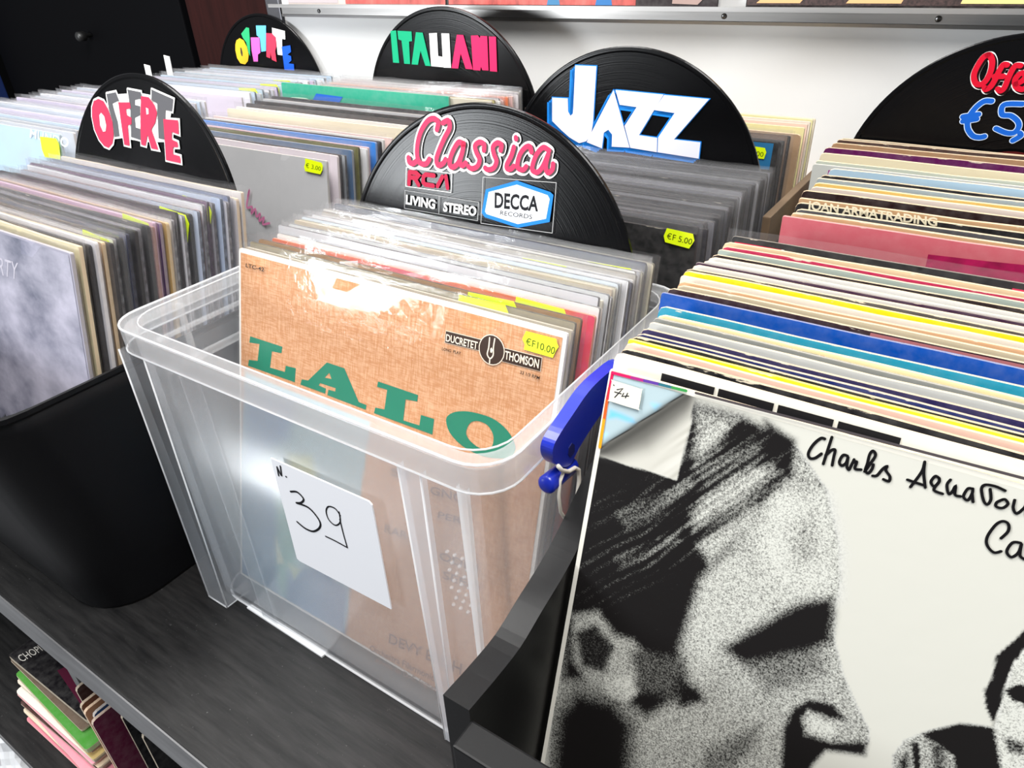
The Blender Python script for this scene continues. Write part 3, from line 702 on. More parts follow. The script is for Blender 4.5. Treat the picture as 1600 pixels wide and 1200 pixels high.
P.stroke('logo_frame', [C1([(712, 460), (1128, 492), (1105, 778), (700, 722), (712, 460)])], .8, ink('#c9c9c9'), smooth=False)
P.poly('logo', [C1([(905, 480), (1094, 545), (1112, 562), (1090, 715), (910, 748), (722, 688), (705, 662), (728, 530)])], ink('#1f7fd8'))
P.poly('logo', [C1([(905, 503), (1080, 563), (1091, 585), (1070, 697), (910, 727), (733, 670), (724, 655), (745, 545)])], ink('#eef0f6'))
P.text('lettering', 'DECCA', C1([(780, 545), (1031, 568), (1025, 657), (778, 636)]), ink('#15151a'), .03)
P.text('lettering', 'RECORDS', C1([(812, 650), (994, 674), (990, 698), (810, 674)]), ink('#2c2c30'), .0)

# --- Jazz
jz_o, P = disc((-.341, .711, -.247), .05, 'vinyl disc sign reading JAZZ in big white and blue letters')
J_ = crop(820, 60, 3.3333)
LET = [[(265, 140), (375, 145), (357, 440), (348, 500), (322, 535), (285, 545), (235, 515), (190, 475), (145, 430), (145, 308), (226, 312), (228, 380), (240, 402), (252, 392), (255, 360)],
       [(465, 268), (548, 568), (455, 563), (457, 500), (437, 475), (414, 490), (404, 572), (325, 540), (332, 522)],
       [(475, 268), (725, 292), (597, 503), (692, 517), (690, 592), (552, 569), (522, 455), (585, 357), (497, 345)],
       [(728, 294), (962, 315), (780, 525), (917, 540), (908, 625), (694, 592), (697, 515), (783, 388), (675, 372)]]
BL2 = ink('#1b86e6'); PALE = ink('#e6e7f6')
for L in LET: P.stroke('letter_backing', [J_(L + [L[0]])], 2.6, BL2, smooth=False)
for k_ in (1, .66, .33):
    for L in LET: P.poly('letter_backing', [J_(shift(L, -27 * k_, 24 * k_))], BL2, .0006)
P.off = .0009
for L in LET: P.poly('letter', [J_(L)], PALE)

# --- Italiani
it_o, P = disc((-.675, .84, -.224), .0, 'vinyl disc sign reading ITALIANI in green, white and red letters')
I_ = crop(590, 20, 7.2727)
for L, c_ in (([(148, 205), (212, 200), (248, 570), (178, 565)], '#12b07e'), ([(228, 203), (388, 212), (395, 322), (360, 325), (372, 582), (305, 578), (275, 315), (238, 300)], '#12b07e'), ([(438, 220), (515, 225), (605, 605), (545, 600), (490, 430), (462, 590), (390, 585)], '#12b07e'),
              ([(588, 232), (678, 228), (692, 490), (740, 500), (748, 618), (612, 605)], '#f3f3f3'), ([(728, 232), (818, 235), (838, 625), (752, 622), (742, 500)], '#eeeeee'),
              ([(905, 248), (978, 252), (1085, 642), (1005, 635), (948, 460), (920, 632), (845, 628)], '#f22a66'), ([(1065, 258), (1145, 256), (1165, 285), (1175, 262), (1250, 265), (1265, 655), (1195, 650), (1180, 610), (1170, 655), (1090, 648)], '#f22a66'), ([(1268, 268), (1350, 272), (1362, 668), (1282, 662)], '#f22a66')):
    P.poly('letter', [I_(L)], ink(c_))

# --- Offerte, pink and grey
of_o, P = disc((-.739, .4045, -.246), .2, 'scuffed vinyl disc sign reading OFFERTE in pink and grey letters')
O_ = crop(100, 90, 5)
LG = [[(338, 285), (410, 270), (435, 335), (385, 360), (400, 420), (425, 500), (440, 615), (400, 620), (385, 500), (355, 390)], [(502, 250), (605, 270), (612, 320), (560, 330), (560, 370), (600, 380), (600, 450), (560, 470), (565, 545), (608, 560), (610, 645), (530, 620), (525, 400)], [(690, 250), (860, 325), (850, 420), (800, 410), (790, 640), (745, 630), (735, 360), (690, 330)]]
LPk = [[[(240, 340), (275, 322), (315, 340), (350, 400), (385, 500), (395, 600), (385, 670), (355, 705), (320, 690), (280, 640), (245, 560), (225, 460), (225, 390)], [(285, 450), (300, 430), (325, 460), (340, 530), (335, 575), (315, 580), (292, 530)]],
       [[(432, 350), (522, 350), (530, 395), (490, 405), (500, 450), (535, 470), (535, 520), (505, 530), (520, 690), (478, 680), (455, 520)]],
       [[(610, 300), (670, 310), (715, 370), (735, 430), (720, 510), (690, 560), (745, 720), (690, 710), (660, 600), (645, 690), (610, 680), (605, 500)], [(650, 390), (670, 400), (672, 440), (655, 445)]],
       [[(785, 480), (900, 490), (905, 600), (850, 580), (850, 640), (895, 660), (900, 700), (860, 700), (860, 755), (915, 770), (920, 825), (805, 800), (795, 640)]]]
for L in LG + [q[0] for q in LPk]: P.stroke('letter_outline', [O_(L + [L[0]])], 4.4, WHITE, .0006, smooth=False)
P.poly('letter_outline', [O_([(345, 290), (600, 275), (860, 330), (800, 660), (640, 660), (400, 620)])], WHITE, .0005)
P.off = .0007
for L in LG: P.poly('letter', [O_(L)], GREY)
for L in LPk: P.poly('letter', [O_(q) for q in L[:1]], ink('#de3355'))
for L in LPk:
    if len(L) > 1: P.poly('letter_counter', [O_(L[1])], ink('#d9d6dc'))

# --- Offerte, many colours, far back
of2, P = disc((-1.145, .915, -.2375), .05, 'vinyl disc sign reading OFFERTE in letters of many colours', .1435)
V_ = crop(340, 10, 8.889)
for L, c_ in (([(330, 380), (400, 290), (440, 300), (450, 460), (455, 690), (430, 640), (400, 500), (350, 430)], '#35b978'), ([(535, 265), (675, 265), (675, 620), (610, 630), (590, 440), (545, 400)], '#6cc4f0'), ([(265, 470), (310, 440), (365, 470), (410, 560), (435, 670), (425, 760), (385, 805), (320, 790), (275, 720), (250, 610), (250, 530)], '#f5c333'), ([(318, 570), (335, 575), (352, 640), (352, 690), (338, 690), (322, 640)], '#4b4638'), ([(465, 430), (585, 430), (600, 640), (565, 670), (565, 765), (505, 765), (475, 600)], '#f06cc4'),
              ([(760, 295), (940, 340), (945, 460), (900, 450), (905, 680), (840, 670), (815, 430), (765, 400)], '#f2f2f0'), ([(680, 370), (760, 375), (815, 430), (820, 560), (805, 620), (825, 770), (760, 740), (740, 640), (735, 720), (685, 700)], '#ee3e5a'), ([(895, 560), (1015, 540), (1025, 630), (975, 670), (1025, 690), (1030, 750), (990, 790), (1065, 800), (1070, 890), (935, 880)], '#1f5fe0')):
    P.poly('letter', [V_(L)], ink(c_))

# --- Offe... 5 euro
o5, P = disc((.0021, .827, -.2395), .05, 'vinyl disc sign with red Offerte lettering and a blue 5 euro price')
E_ = crop(1440, 60, 6.667)
RS = [[(690, 170), (640, 200), (580, 290), (545, 380), (560, 460), (610, 480), (670, 440), (720, 340), (735, 240), (715, 180), (690, 170)], [(890, 275), (850, 275), (810, 335), (770, 420), (720, 500), (670, 530), (655, 515)], [(760, 395), (850, 395)], [(1030, 283), (980, 283), (940, 335), (900, 420), (860, 515), (820, 545), (795, 525)], [(985, 475), (1050, 440), (1085, 390), (1060, 360), (1015, 375), (975, 430), (982, 500), (1040, 530), (1090, 510)], [(1130, 540), (1150, 440), (1190, 400), (1230, 410)], [(1290, 320), (1260, 480), (1280, 540), (1320, 520)], [(1240, 420), (1330, 420)], [(1360, 480), (1420, 450), (1450, 400), (1420, 380), (1370, 430), (1360, 510), (1410, 545), (1460, 520)]]
P.stroke('lettering_outline', [E_(shift(s, 10, 9)) for s in RS], 13.5, WHITE)
P.stroke('lettering_shade', [E_(shift(s, 18, 16)) for s in RS], 10, ink('#1a0608'))
P.stroke('lettering', [E_(s) for s in RS], 9, ink('#c8142e'))
BS = [[(730, 652), (650, 655), (560, 725), (490, 830), (480, 930), (530, 1010), (600, 1030), (655, 1020)], [(430, 815), (595, 790)], [(430, 862), (575, 838)], [(1050, 682), (860, 690), (838, 790), (930, 805), (1000, 860), (1012, 920), (965, 980), (880, 982), (775, 938)], [(1025, 985), (1030, 1015), (950, 1062)]]
P.stroke('price_outline', [E_(s) for s in BS], 10.5, ink('#cfe0f5'), smooth=True)
P.stroke('price_lettering', [E_(s) for s in BS], 8.2, ink('#1a5fc4'), smooth=True)

# ================================================================ BLACK BIN, FRONT LEFT
BX0, BX1, BY0, BY1, BZ = -.925, -.564, .116, .432, -.287
binE = empty('plastic_bin', ((BX0 + BX1) / 2, BY0, ZT)); tag(binE, 'matt black plastic bin with rounded corners beside the clear crate', 'bin')
def BL(off, z, r, k=.28): return [(x - binE.location.x, y - binE.location.y, z - binE.location.z) for x, y in rrect(BX0 + off * k, BX1 - off * k, BY0 + off, BY1 - off * k, r)]
m = MB(); loft(m, [BL(.045, ZT + .0002, .05), BL(.043, ZT + .004, .052), BL(.010, BZ - .02, .05), BL(.004, BZ - .004, .05), BL(.0075, BZ - .004, .05), BL(.014, BZ - .02, .048), BL(.053, ZT + .02, .05)], True, True)
m.build('shell', BLACKPLASTIC, binE, True)
m = MB(); loft(m, [BL(.004, BZ - .006, .05), BL(.0, BZ - .004, .052), BL(.0, BZ, .052), BL(.008, BZ + .0003, .05), BL(.008, BZ - .006, .05)], wrap=True)
m.build('rim', BLACKPLASTIC, binE, False)
XB = -.7425; lab = 'in the black bin'; PREV[lab] = 'cloudy'
fr = record(XB, .2475, -.1935, math.radians(11.5), '#a9a6b8', 'plain', 1, 'cloudy lilac-grey cover with dark treeline at the front of the black bin', 'records in the black bin')
P = Plane(fr)
def cloud_mat():
    t = NT('printed_clouds'); b = t.n('ShaderNodeBsdfPrincipled'); t.l(b.outputs[0], t.out.inputs[0])
    n = t.noise(9, 6, stretch=(1, 1, 1.5), rough=.6); sep = t.n('ShaderNodeSeparateXYZ'); tc = t.n('ShaderNodeTexCoord'); t.l(tc.outputs['Object'], sep.inputs[0])
    c = t.mix(t.ramp(n, .36, .66), lin('#565a72'), lin('#d6d2e4')); g = t.ramp(sep.outputs['Z'], .10, .20)
    n2 = t.math('MULTIPLY_ADD', t.noise(120, 3, stretch=(1, 1, .2)), .05, sep.outputs['Z'])
    c = t.mix(t.ramp(n2, .146, .143), c, lin('#17181a')); t.l(c, b.inputs['Base Color']); t.set(b, Roughness=.35); return t.m
mesh_obj('cover_print', [(-.155, -.0003, .002), (.155, -.0003, .002), (.155, -.0003, .313), (-.155, -.0003, .313)], [(0, 1, 2, 3)], cloud_mat(), fr)
P.text('lettering', 'RTY', [(-1, 402), (29, 411), (28, 437), (-2, 428)], ink('#cfcbd8'))
pal = [('cream-edged', '#d8cda6', 'worn', 0), ('dark grey', '#3f3c40', 'dark', 0), ('white', '#dddbe2', 'plain', 0), ('beige', '#b49468', 'worn', 0), ('dark grey', '#4a4648', 'dark', 0), ('white', '#e2e1e6', 'dark', 1), ('black', '#262428', 'dark', 0), ('slate blue', '#5a5e78', 'dark', 0), ('black', '#2a282c', 'dark', 0), ('pale grey', '#b9b6c0', 'dark', 0), ('black', '#1f1e22', 'dark', 0), ('dark red', '#7c2a3a', 'plain', 0), ('lilac-pink', '#d9a9d2', 'plain', 1), ('purple', '#5c3a74', 'plain', 0), ('ochre', '#c09a4e', 'plain', 0), ('white', '#e4e2e4', 'dark', 0), ('dark grey', '#454148', 'dark', 0), ('white', '#e6e4ea', 'dark', 0), ('black', '#201e22', 'dark', 1), ('pale blue', '#c3cde2', 'dark', 0), ('terracotta', '#b5705c', 'dark', 0), ('white', '#e0e0e6', 'dark', 0), ('plum', '#6a4a6c', 'dark', 0), ('pale grey', '#b4b2ba', 'dark', 1), ('pale blue', '#b9c6dd', 'dark', 0), ('white', '#dedce2', 'dark', 0), ('slate blue', '#7480a0', 'dark', 0), ('pale grey', '#c0bcc0', 'worn', 0), ('white', '#d8d4d4', 'worn', 0)]  # pale tones include the sheen of film and light on the tops
for i, (cn_, hx, kd, stk) in enumerate(pal):
    t = (i + 1) / len(pal)
    r = record(XB + random.uniform(-.004, .004), lerp(.2515, .4085, t), -.1930 + random.uniform(-.003, .003), math.radians(11.5), hx, kd, 2 if i % 4 == 2 else 1, lbl(cn_, lab), 'records in the black bin', yaw=random.uniform(-.012, .004))
    if stk: add_sticker(r, .137, HS - .0115, None, .1)

# ================================================================ GREY-SLEEVE ROW AND ITALIANI ROW
tray('black record box under the row fronted by a plain grey sleeve', -.915, -.552, .436, .752, -.502, -.30)
tray('black record box under the Italian records', -.89, -.520, .7545, .926, -.4895, -.30, t=.005)
XG = -.7375; lab = 'in the row behind the pink OFFERTE sign'
gr = record(XG, .5145, -.1865, math.radians(9), '#b6b6b8', 'plain', 1, 'plain pale grey sleeve with price sticker behind the pink OFFERTE sign', 'records behind the OFFERTE sign')
P = Plane(gr); G_ = crop(320, 90, 2.963); P.off = .0016
so = P.poly('price_sticker', [G_([(470, 466), (546, 486), (552, 500), (550, 520), (540, 540), (470, 525), (465, 505), (470, 490)])], STICKER)
P.text('price_print', '€ 3.00', G_([(474, 485), (545, 504), (542, 524), (473, 508)]), ink('#4d5a10'), parent=so)
P.stroke('script_lettering', [G_(p) for p in ([(205, 640), (212, 615), (200, 690), (225, 690), (222, 720), (240, 700), (245, 735), (262, 722), (258, 755), (280, 740), (275, 770), (305, 765)],)], 2.6, ink('#b56a8e'))
pal = [('maroon-edged white', '#d6ccd2', 'plain', 0), ('black', '#232024', 'dark', 0), ('silver', '#9ea2a8', 'dark', 0), ('steel blue', '#4e6a8c', 'plain', 0), ('olive', '#6c6a3e', 'dark', 0), ('white', '#e2e2e6', 'plain', 0), ('pink', '#d9b2bc', 'plain', 0), ('bright blue', '#2f7fd0', 'plain', 0), ('black', '#2c2a2e', 'dark', 0), ('white', '#dfdddc', 'plain', 0), ('pale pink', '#e2c8c4', 'plain', 0)]
for i, (cn_, hx, kd, stk) in enumerate(pal):
    t = (i + 1) / len(pal)
    record(XG + random.uniform(-.004, .004), lerp(.519, .612, t), -.1855 + random.uniform(-.003, .002), math.radians(lerp(9, 7, t)), hx, kd, 1, lbl(cn_, lab), 'records behind the OFFERTE sign', yaw=random.uniform(-.006, .006))
pal = [('cream', '#d6cfba', 'worn', (354, 169)), ('white', '#e2e0dc', 'plain', (368, 166)), ('dark grey', '#4b4848', 'dark', (384, 161)), ('black', '#1e1c1e', 'dark', (397, 157)), ('pale grey', '#b9b9bc', 'plain', (410, 154)), ('black', '#242226', 'dark', (424, 150))]
for cn_, hx, kd, p in pal:
    q = onz(p, -.181); record(q.x + HS / 2, q.y, -.181, math.radians(6), hx, kd, None if kd == 'worn' else 1, lbl(cn_, 'in front of the green sleeve'), 'records before the green sleeve')
q = onz((445, 141), -.179)
gn = record(q.x + HS / 2 - .01, q.y + .004, -.169, math.radians(6), '#2fa083', 'plain', None, 'bright green sleeve with blue panel in front of the ITALIANI records', None)
P = Plane(gn); P.poly('cover_print', [G_([(517, 166), (640, 182), (605, 238), (485, 222)])], ink('#2c66c8')); P.stroke('cover_print', [G_([(400, 200), (404, 188), (470, 192), (500, 205), (640, 225), (1010, 268)])], 2.2, ink('#c9e6cf'))
pal = [('cream', '#ded6c4'), ('yellow-green', '#cdc47a'), ('white', '#e6e4e2'), ('pale grey', '#c2c2c6'), ('pale pink', '#e4b6b2'), ('white', '#e8e6e4'), ('orange', '#df7a4c'), ('cream', '#dcd2bc'), ('pale pink', '#e6c4c2'), ('silver', '#b4b6ba'), ('rose', '#d98a92'), ('white', '#e2e0e2'), ('pale grey', '#bcbcc0'), ('cream', '#d8d0bc')]
for i, (cn_, hx) in enumerate(pal):
    t = i / (len(pal) - 1); record(-.706 + random.uniform(-.004, .004), lerp(.768, .828, t), -.1725 + random.uniform(-.002, .002), math.radians(lerp(.6, .3, t)), hx, 'dark' if i % 2 else 'pic', 1 + (i % 2), lbl(cn_, 'before the ITALIANI sign'), 'records before the ITALIANI sign')

# ================================================================ FAR LEFT COLUMN
tray('black record box at the far left end of the table', -1.29, -.932, .37, .665, -.492, -.30)
tray('black record box below the many-coloured OFFERTE sign', -1.29, -.932, .668, .9265, -.4955, -.30)
names = [('white', '#e8e8ee'), ('pale blue', '#cddcec'), ('pale grey', '#c6c8ce'), ('lilac', '#cfc4dc'), ('ice blue', '#bfd4e6'), ('silver', '#aeb2ba')]
XF = -1.11
f0 = record(XF, .440, -.1775, math.radians(9), '#bcd7ea', 'pic', 2, 'pale blue glossy cover beside the pink OFFERTE sign', 'records at the far left')
P = Plane(f0); P.text('lettering', 'MUNDO', [(48, 201), (108, 216), (107, 231), (47, 215)], ink('#dfe8f0'), .02); add_sticker(f0, .1365, HS - .018)
for i in range(24):
    cn_, hx = names[(i * 5 + i // 4) % 6]; t = (i + 1) / 24
    record(XF + random.uniform(-.005, .005), lerp(.447, .645, t), -.1765 + random.uniform(-.004, .004), math.radians(lerp(9, 5, t)), hx, 'pic' if i % 2 else 'plain', 1 + (i % 3 == 0), lbl(cn_, 'at the far left of the table'), 'records at the far left')
f1 = record(XF, .7065, -.1815, math.radians(5), '#e3dcea', 'pic', 2, 'white-lilac glossy cover in front of the many-coloured OFFERTE sign', 'records before the far sign')
for i in range(22):
    cn_, hx = names[(i * 7 + i // 3) % 6]; t = (i + 1) / 22
    r = record(XF + random.uniform(-.005, .005), lerp(.714, .885, t), -.1805 + random.uniform(-.003, .003), math.radians(lerp(5, 2, t)), hx, 'dark' if i % 2 else 'pic', 1 + (i % 3 == 0), lbl(cn_, 'before the many-coloured OFFERTE sign'), 'records before the far sign')
    if i in (3, 8, 12): add_sticker(r, .128, HS - .0115)
for p, h_, lb in (((231, 108), .022, 'small white card tab poking up from the far left records'), ((262, 96), .030, 'taller white card tab poking up from the far left records')):
    q = ony(p, .79 if h_ > .025 else .755)
    d_ = MB().box(-.008, .008, -.0005, .0005, -.12, h_ * .3, .0003).build('divider_card', ink('#f4f4f2')); d_.location = q; d_.rotation_euler = (0, .12, 0); tag(d_, lb, 'card')

# ================================================================ JAZZ ROW AND THE ROW BEHIND IT
tray('black record box under the jazz records', -.515, -.166, .4935, .7225, -.514, -.33, t=.005)
bxj = tray('bare plywood record box between the jazz sign and the wall', -.530, -.172, .7265, .9275, -.494, -.262, pm('bare_plywood', '#8a6a4c', .6, var=(20, .2), stretch=(1, 1, 6)))
XJ = -.3415; lab = 'packed in front of the JAZZ sign'
SLIPLIFT = {}
fj = record(XJ, .5145, -.1985, math.radians(2.4), '#0f0e10', 'dark', 1, 'black cover with yellow price sticker at the front of the jazz records', 'records before the JAZZ sign')
P = Plane(fj); P.off = .0016
so = P.poly('price_sticker', [J_([(745, 985), (880, 1015), (888, 1050), (860, 1092), (735, 1058), (728, 1025)])], STICKER)
P.text('price_print', '€F 5.00', J_([(748, 1008), (880, 1040), (872, 1072), (742, 1040)]), ink('#333b10'), parent=so)
pal = ['#2a292c', '#4b4a4e', '#8a8a90', '#1c1b1e', '#5c5b60', '#a5a5aa', '#252428', '#3c3b40', '#787880', '#161518']
nm = ['black', 'charcoal', 'silver grey', 'black', 'charcoal', 'silver grey', 'black', 'charcoal', 'silver grey', 'black']
for i in range(30):
    t = (i + 1) / 30
    record(XJ + random.uniform(-.003, .003), lerp(.5185, .699, t), -.1985 + random.uniform(-.0015, .0015), math.radians(lerp(2.5, 2.9, t)), pal[(i * 7 + i // 5) % 10], 'dark', 1, f'{nm[(i * 7 + i // 5) % 10]} record in clear plastic sleeve packed before the JAZZ sign', 'records before the JAZZ sign', yaw=random.uniform(-.003, .003))
XK = -.352
for i, (cn_, hx, kd) in enumerate((('blue-panelled black', '#131316', 'dark'), ('black', '#1a191c', 'dark'), ('black', '#201f22', 'dark'), ('brown', '#6d5444', 'dark'), ('black', '#17161a', 'dark'), ('tan', '#a08468', 'worn'), ('pale yellow', '#dcd29a', 'plain'), ('pale pink', '#e2c4b4', 'plain'), ('cream', '#dcd2c2', 'plain'), ('pale yellow', '#d9d2a0', 'plain'), ('cream', '#d6cdbc', 'worn'))):
    r = record(XK + .008 * (i > 4) , .752 + i * .0105, -.186 + (.006 if i > 5 else 0) + random.uniform(-.002, .002), math.radians(3), hx, kd, None if i > 4 else 1, lbl(cn_, 'behind the JAZZ sign'), 'records behind the JAZZ sign')
    if i == 0:
        P = Plane(r); K_ = crop(1120, 200, 6); P.poly('cover_print', [K_([(250, 120), (535, 145), (492, 390), (240, 370)])], ink('#1f6fa0')); P.off = .0012
        so = P.poly('price_sticker', [K_([(320, 165), (455, 185), (468, 225), (445, 290), (310, 270)])], STICKER); P.text('price_print', '5.00', K_([(330, 205), (445, 225), (438, 270), (325, 250)]), ink('#4a5810'), parent=so)

# ================================================================ BLACK WOODEN BOX, RIGHT, AND ITS RECORDS
RX0, RX1, RY0, RY1, RFL = -.164, .215, .146, .5215, -.4955
rb = empty('wooden_record_box', ((RX0 + RX1) / 2, RY0, ZT)); tag(rb, 'black wooden record box with curved sides holding worn sleeves', 'box')
def RBd(name, mb, mat=BLACKBOARD): mb.v = [(x - rb.location.x, y - rb.location.y, z - rb.location.z) for x, y, z in mb.v]; return mb.build(name, mat, rb)
sp = [(.1605, ZT + .0002), (.1605, -.3165), (.180, -.3185)] + catmull([(.180, -.3185), (.205, -.3190), (.228, -.3125), (.250, -.3065), (.27, -.298), (.31, -.275), (.36, -.252), (.42, -.245)], False, 4)[1:] + [(RY1, -.245), (RY1, ZT + .0002)]
RBd('side_panel', MB().prism(sp, 'x', RX0, RX0 + .016)); RBd('side_panel', MB().prism(sp, 'x', RX1 - .016, RX1))
RBd('front_panel', MB().box(RX0 + .0172, RX1 - .0172, .1445, .1605, ZT + .0002, -.3225, .0012))
RBd('base', MB().box(RX0 + .0162, RX1 - .0162, .1612, RY1 - .0165, ZT + .0002, RFL - .0005)); RBd('back_panel', MB().box(RX0 + .0162, RX1 - .0162, RY1 - .016, RY1, ZT + .0002, -.27, .001))
az = record(.0115 + .0005, .2955, -.1935, math.radians(17.9), '#d9d6cc', 'worn', None, 'black and white cover of a bowed man\'s profile, foremost in the wooden box', 'records in the wooden box')
P = Plane(az)
D = (.02, .02, .02, 1.); W_ = (.56, .555, .50, 0.); WG = (.62, .62, .60, 1.)
g = lambda v: (v, v, v, 1.)
lay = [
 ([(900, 640), (1088, 640), (1160, 652), (1245, 697), (1292, 765), (1311, 850), (1313, 915), (1305, 945), (1304, 1000), (1318, 1055), (1340, 1105), (1358, 1140), (1357, 1160), (1340, 1174), (1290, 1169), (1272, 1185), (1255, 1215), (1240, 1300), (850, 1300)], g(.40), 2),
 ([(1200, 760), (1290, 780), (1308, 860), (1306, 930), (1230, 940), (1180, 880)], g(.60), 28),
 ([(1060, 900), (1140, 860), (1250, 930), (1150, 1000), (1090, 1060), (1075, 980)], g(.50), 25),
 ([(1235, 820), (1270, 800), (1285, 870), (1240, 890)], g(.40), 22),
 ([(890, 640), (1090, 630), (1160, 650), (1240, 690), (1232, 745), (1180, 800), (1140, 860), (1095, 905), (1078, 960), (1062, 1010), (1066, 1085), (1010, 1120), (950, 1070), (880, 1060)], g(.04), 14),
 ([(1090, 640), (1150, 655), (1120, 700), (1085, 730)], g(.42), 14), ([(1150, 720), (1220, 735), (1160, 790), (1085, 830), (1080, 800)], g(.40), 14),
 ([(1195, 655), (1240, 690), (1235, 745), (1210, 720)], g(.02), 10), ([(1090, 730), (1180, 690), (1200, 712), (1100, 775)], g(.16), 12), ([(1090, 850), (1180, 790), (1190, 810), (1110, 880)], g(.45), 12),
 ([(960, 800), (1080, 745), (1085, 760), (980, 830)], g(.25), 10), ([(960, 870), (1060, 830), (1060, 845), (970, 890)], g(.22), 9), ([(900, 740), (1060, 770), (1040, 900), (900, 960)], g(.05), 40, .5),
 ([(895, 960), (935, 955), (960, 990), (990, 1000), (1010, 1030), (1000, 1060), (960, 1085), (920, 1070), (895, 1030)], g(.42), 10), ([(900, 990), (930, 975), (960, 1010), (945, 1050), (910, 1040)], g(.08), 8), ([(945, 1062), (985, 1055), (1000, 1080), (975, 1100), (945, 1085)], g(.55), 8),
 ([(985, 1020), (1010, 1015), (1070, 1030), (1075, 1060), (1050, 1090), (1000, 1080)], g(.14), 12),
 ([(900, 1080), (960, 1095), (990, 1130), (985, 1200), (950, 1300), (850, 1300), (870, 1120)], g(.03), 26),
 ([(1130, 1012), (1165, 992), (1205, 968), (1245, 945), (1300, 932), (1303, 960), (1296, 1000), (1250, 1035), (1200, 1050), (1165, 1040)], g(.03), 14), ([(1165, 1035), (1280, 1010), (1290, 1050), (1200, 1085)], g(.22), 16),
 ([(1060, 1060), (1090, 1075), (1102, 1095), (1060, 1105)], g(.05), 10), ([(1100, 1170), (1190, 1130), (1180, 1165), (1130, 1220), (1080, 1260)], g(.20), 14), ([(1020, 1170), (1120, 1150), (1060, 1240)], g(.36), 16),
 ([(1225, 1140), (1240, 1108), (1265, 1093), (1300, 1100), (1322, 1122), (1300, 1122), (1262, 1108), (1252, 1122), (1258, 1148), (1300, 1160), (1355, 1160), (1352, 1180), (1290, 1172), (1270, 1195), (1255, 1230), (1225, 1250), (1222, 1190)], g(.03), 7), ([(1265, 1115), (1305, 1135), (1300, 1150), (1265, 1140)], g(.62), 8),
 ([(1395, 1240), (1396, 1180), (1415, 1155), (1460, 1138), (1510, 1130), (1550, 1136), (1575, 1150), (1600, 1240)], g(.40), 2), ([(1440, 1146), (1500, 1130), (1552, 1137), (1570, 1240), (1500, 1240), (1490, 1180)], g(.03), 4), ([(1425, 1160), (1437, 1162), (1440, 1240), (1430, 1240)], g(.05), 2), ([(1405, 1190), (1420, 1170), (1415, 1240), (1402, 1240)], g(.10), 4), ([(1455, 1160), (1475, 1165), (1480, 1240), (1460, 1240)], g(.14), 6),
 ([(1610, 975), (1585, 1000), (1557, 1024), (1550, 1060), (1538, 1078), (1541, 1105), (1553, 1132), (1566, 1088), (1580, 1040), (1610, 1000)], g(.02), 2), ([(1610, 1000), (1582, 1040), (1566, 1090), (1556, 1132), (1562, 1180), (1580, 1240), (1640, 1240), (1640, 1000)], g(.62), 2), ([(1570, 1078), (1590, 1068), (1640, 1075), (1640, 1110), (1600, 1105), (1578, 1090)], g(.03), 3), ([(1580, 1098), (1596, 1096), (1600, 1104), (1585, 1106)], g(.6), 1.5), ([(1568, 1150), (1600, 1160), (1600, 1180), (1575, 1175)], g(.15), 5),
]
F_ = crop(880, 560, 5)
lay += [(F_([(320, 40), (400, 30), (1060, 195), (1035, 215), (210, 745), (190, 760), (240, 560), (290, 200)]), (*lin('#a9bcc2'), 0), 1), (F_([(370, 400), (450, 430), (540, 470), (560, 500), (500, 490), (420, 460), (350, 470)]), (*lin('#6fbce6'), 0), 5), (F_([(560, 60), (660, 70), (640, 140), (520, 130)]), (*lin('#b6dcd8'), 0), 8), (F_([(690, 350), (760, 360), (720, 400)]), (*lin('#8ecbe8'), 0), 5), (F_([(260, 560), (340, 590), (290, 650), (240, 620)]), (*lin('#a5dcec'), 0), 7),
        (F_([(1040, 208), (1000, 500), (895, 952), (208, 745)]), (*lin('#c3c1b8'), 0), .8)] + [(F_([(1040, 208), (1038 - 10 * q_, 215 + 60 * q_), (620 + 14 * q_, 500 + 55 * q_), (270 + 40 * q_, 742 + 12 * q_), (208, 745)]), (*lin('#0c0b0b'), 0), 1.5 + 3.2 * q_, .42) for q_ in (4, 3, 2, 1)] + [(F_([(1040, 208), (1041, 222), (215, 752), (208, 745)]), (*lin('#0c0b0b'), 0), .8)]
painted('cover_print', P, -.1545, .1568, .002, .3125, 300, 300, W_, lay, paint_mat('grainy_photo_print', 1.35, 1100, .42), streaks=[([(1080, 650), (1160, 655), (1235, 695), (1225, 745), (1170, 800), (1110, 850), (1000, 900), (1000, 780)], -.62, .11, .26), ([(900, 770), (1060, 780), (1040, 900), (960, 960), (900, 940)], -.5, .05, .2)])
ST = lambda name, pts, wpx, c_, sm=True: P.stroke(name, [F_(p) for p in pts], wpx, ink(c_), smooth=sm)
for a_, b_, c_ in (((388, 110), (365, 230), '#d91a50'), ((365, 230), (345, 330), '#e8303a'), ((345, 330), (322, 480), '#ee5a22'), ((322, 480), (290, 690), '#f09a1e')): ST('rainbow_border', [[a_, b_]], 4.6, c_, False)
for a_, b_, c_ in (((388, 110), (540, 148), '#d01a58'), ((540, 148), (640, 172), '#a5287c'), ((640, 172), (760, 200), '#5c3a96'), ((760, 200), (860, 225), '#2f6a78'), ((860, 225), (965, 250), '#3a8f4a')): ST('rainbow_border', [[a_, b_]], 4.6, c_, False)
P.off += .0003
so = P.poly('paper_label', [catmull(F_([(400, 168), (610, 232), (625, 245), (600, 385), (585, 395), (375, 330), (365, 318), (388, 175)]), True, 2)], ink('#dad6c8'))
P.stroke('handwriting', [F_(p) for p in ([(403, 203), (407, 208)], [(430, 240), (475, 232), (440, 270), (412, 300)], [(412, 258), (462, 272)], [(482, 268), (468, 292), (520, 290)], [(512, 268), (495, 304)])], 1.6, ink('#1c1c22'), parent=so, smooth=False)
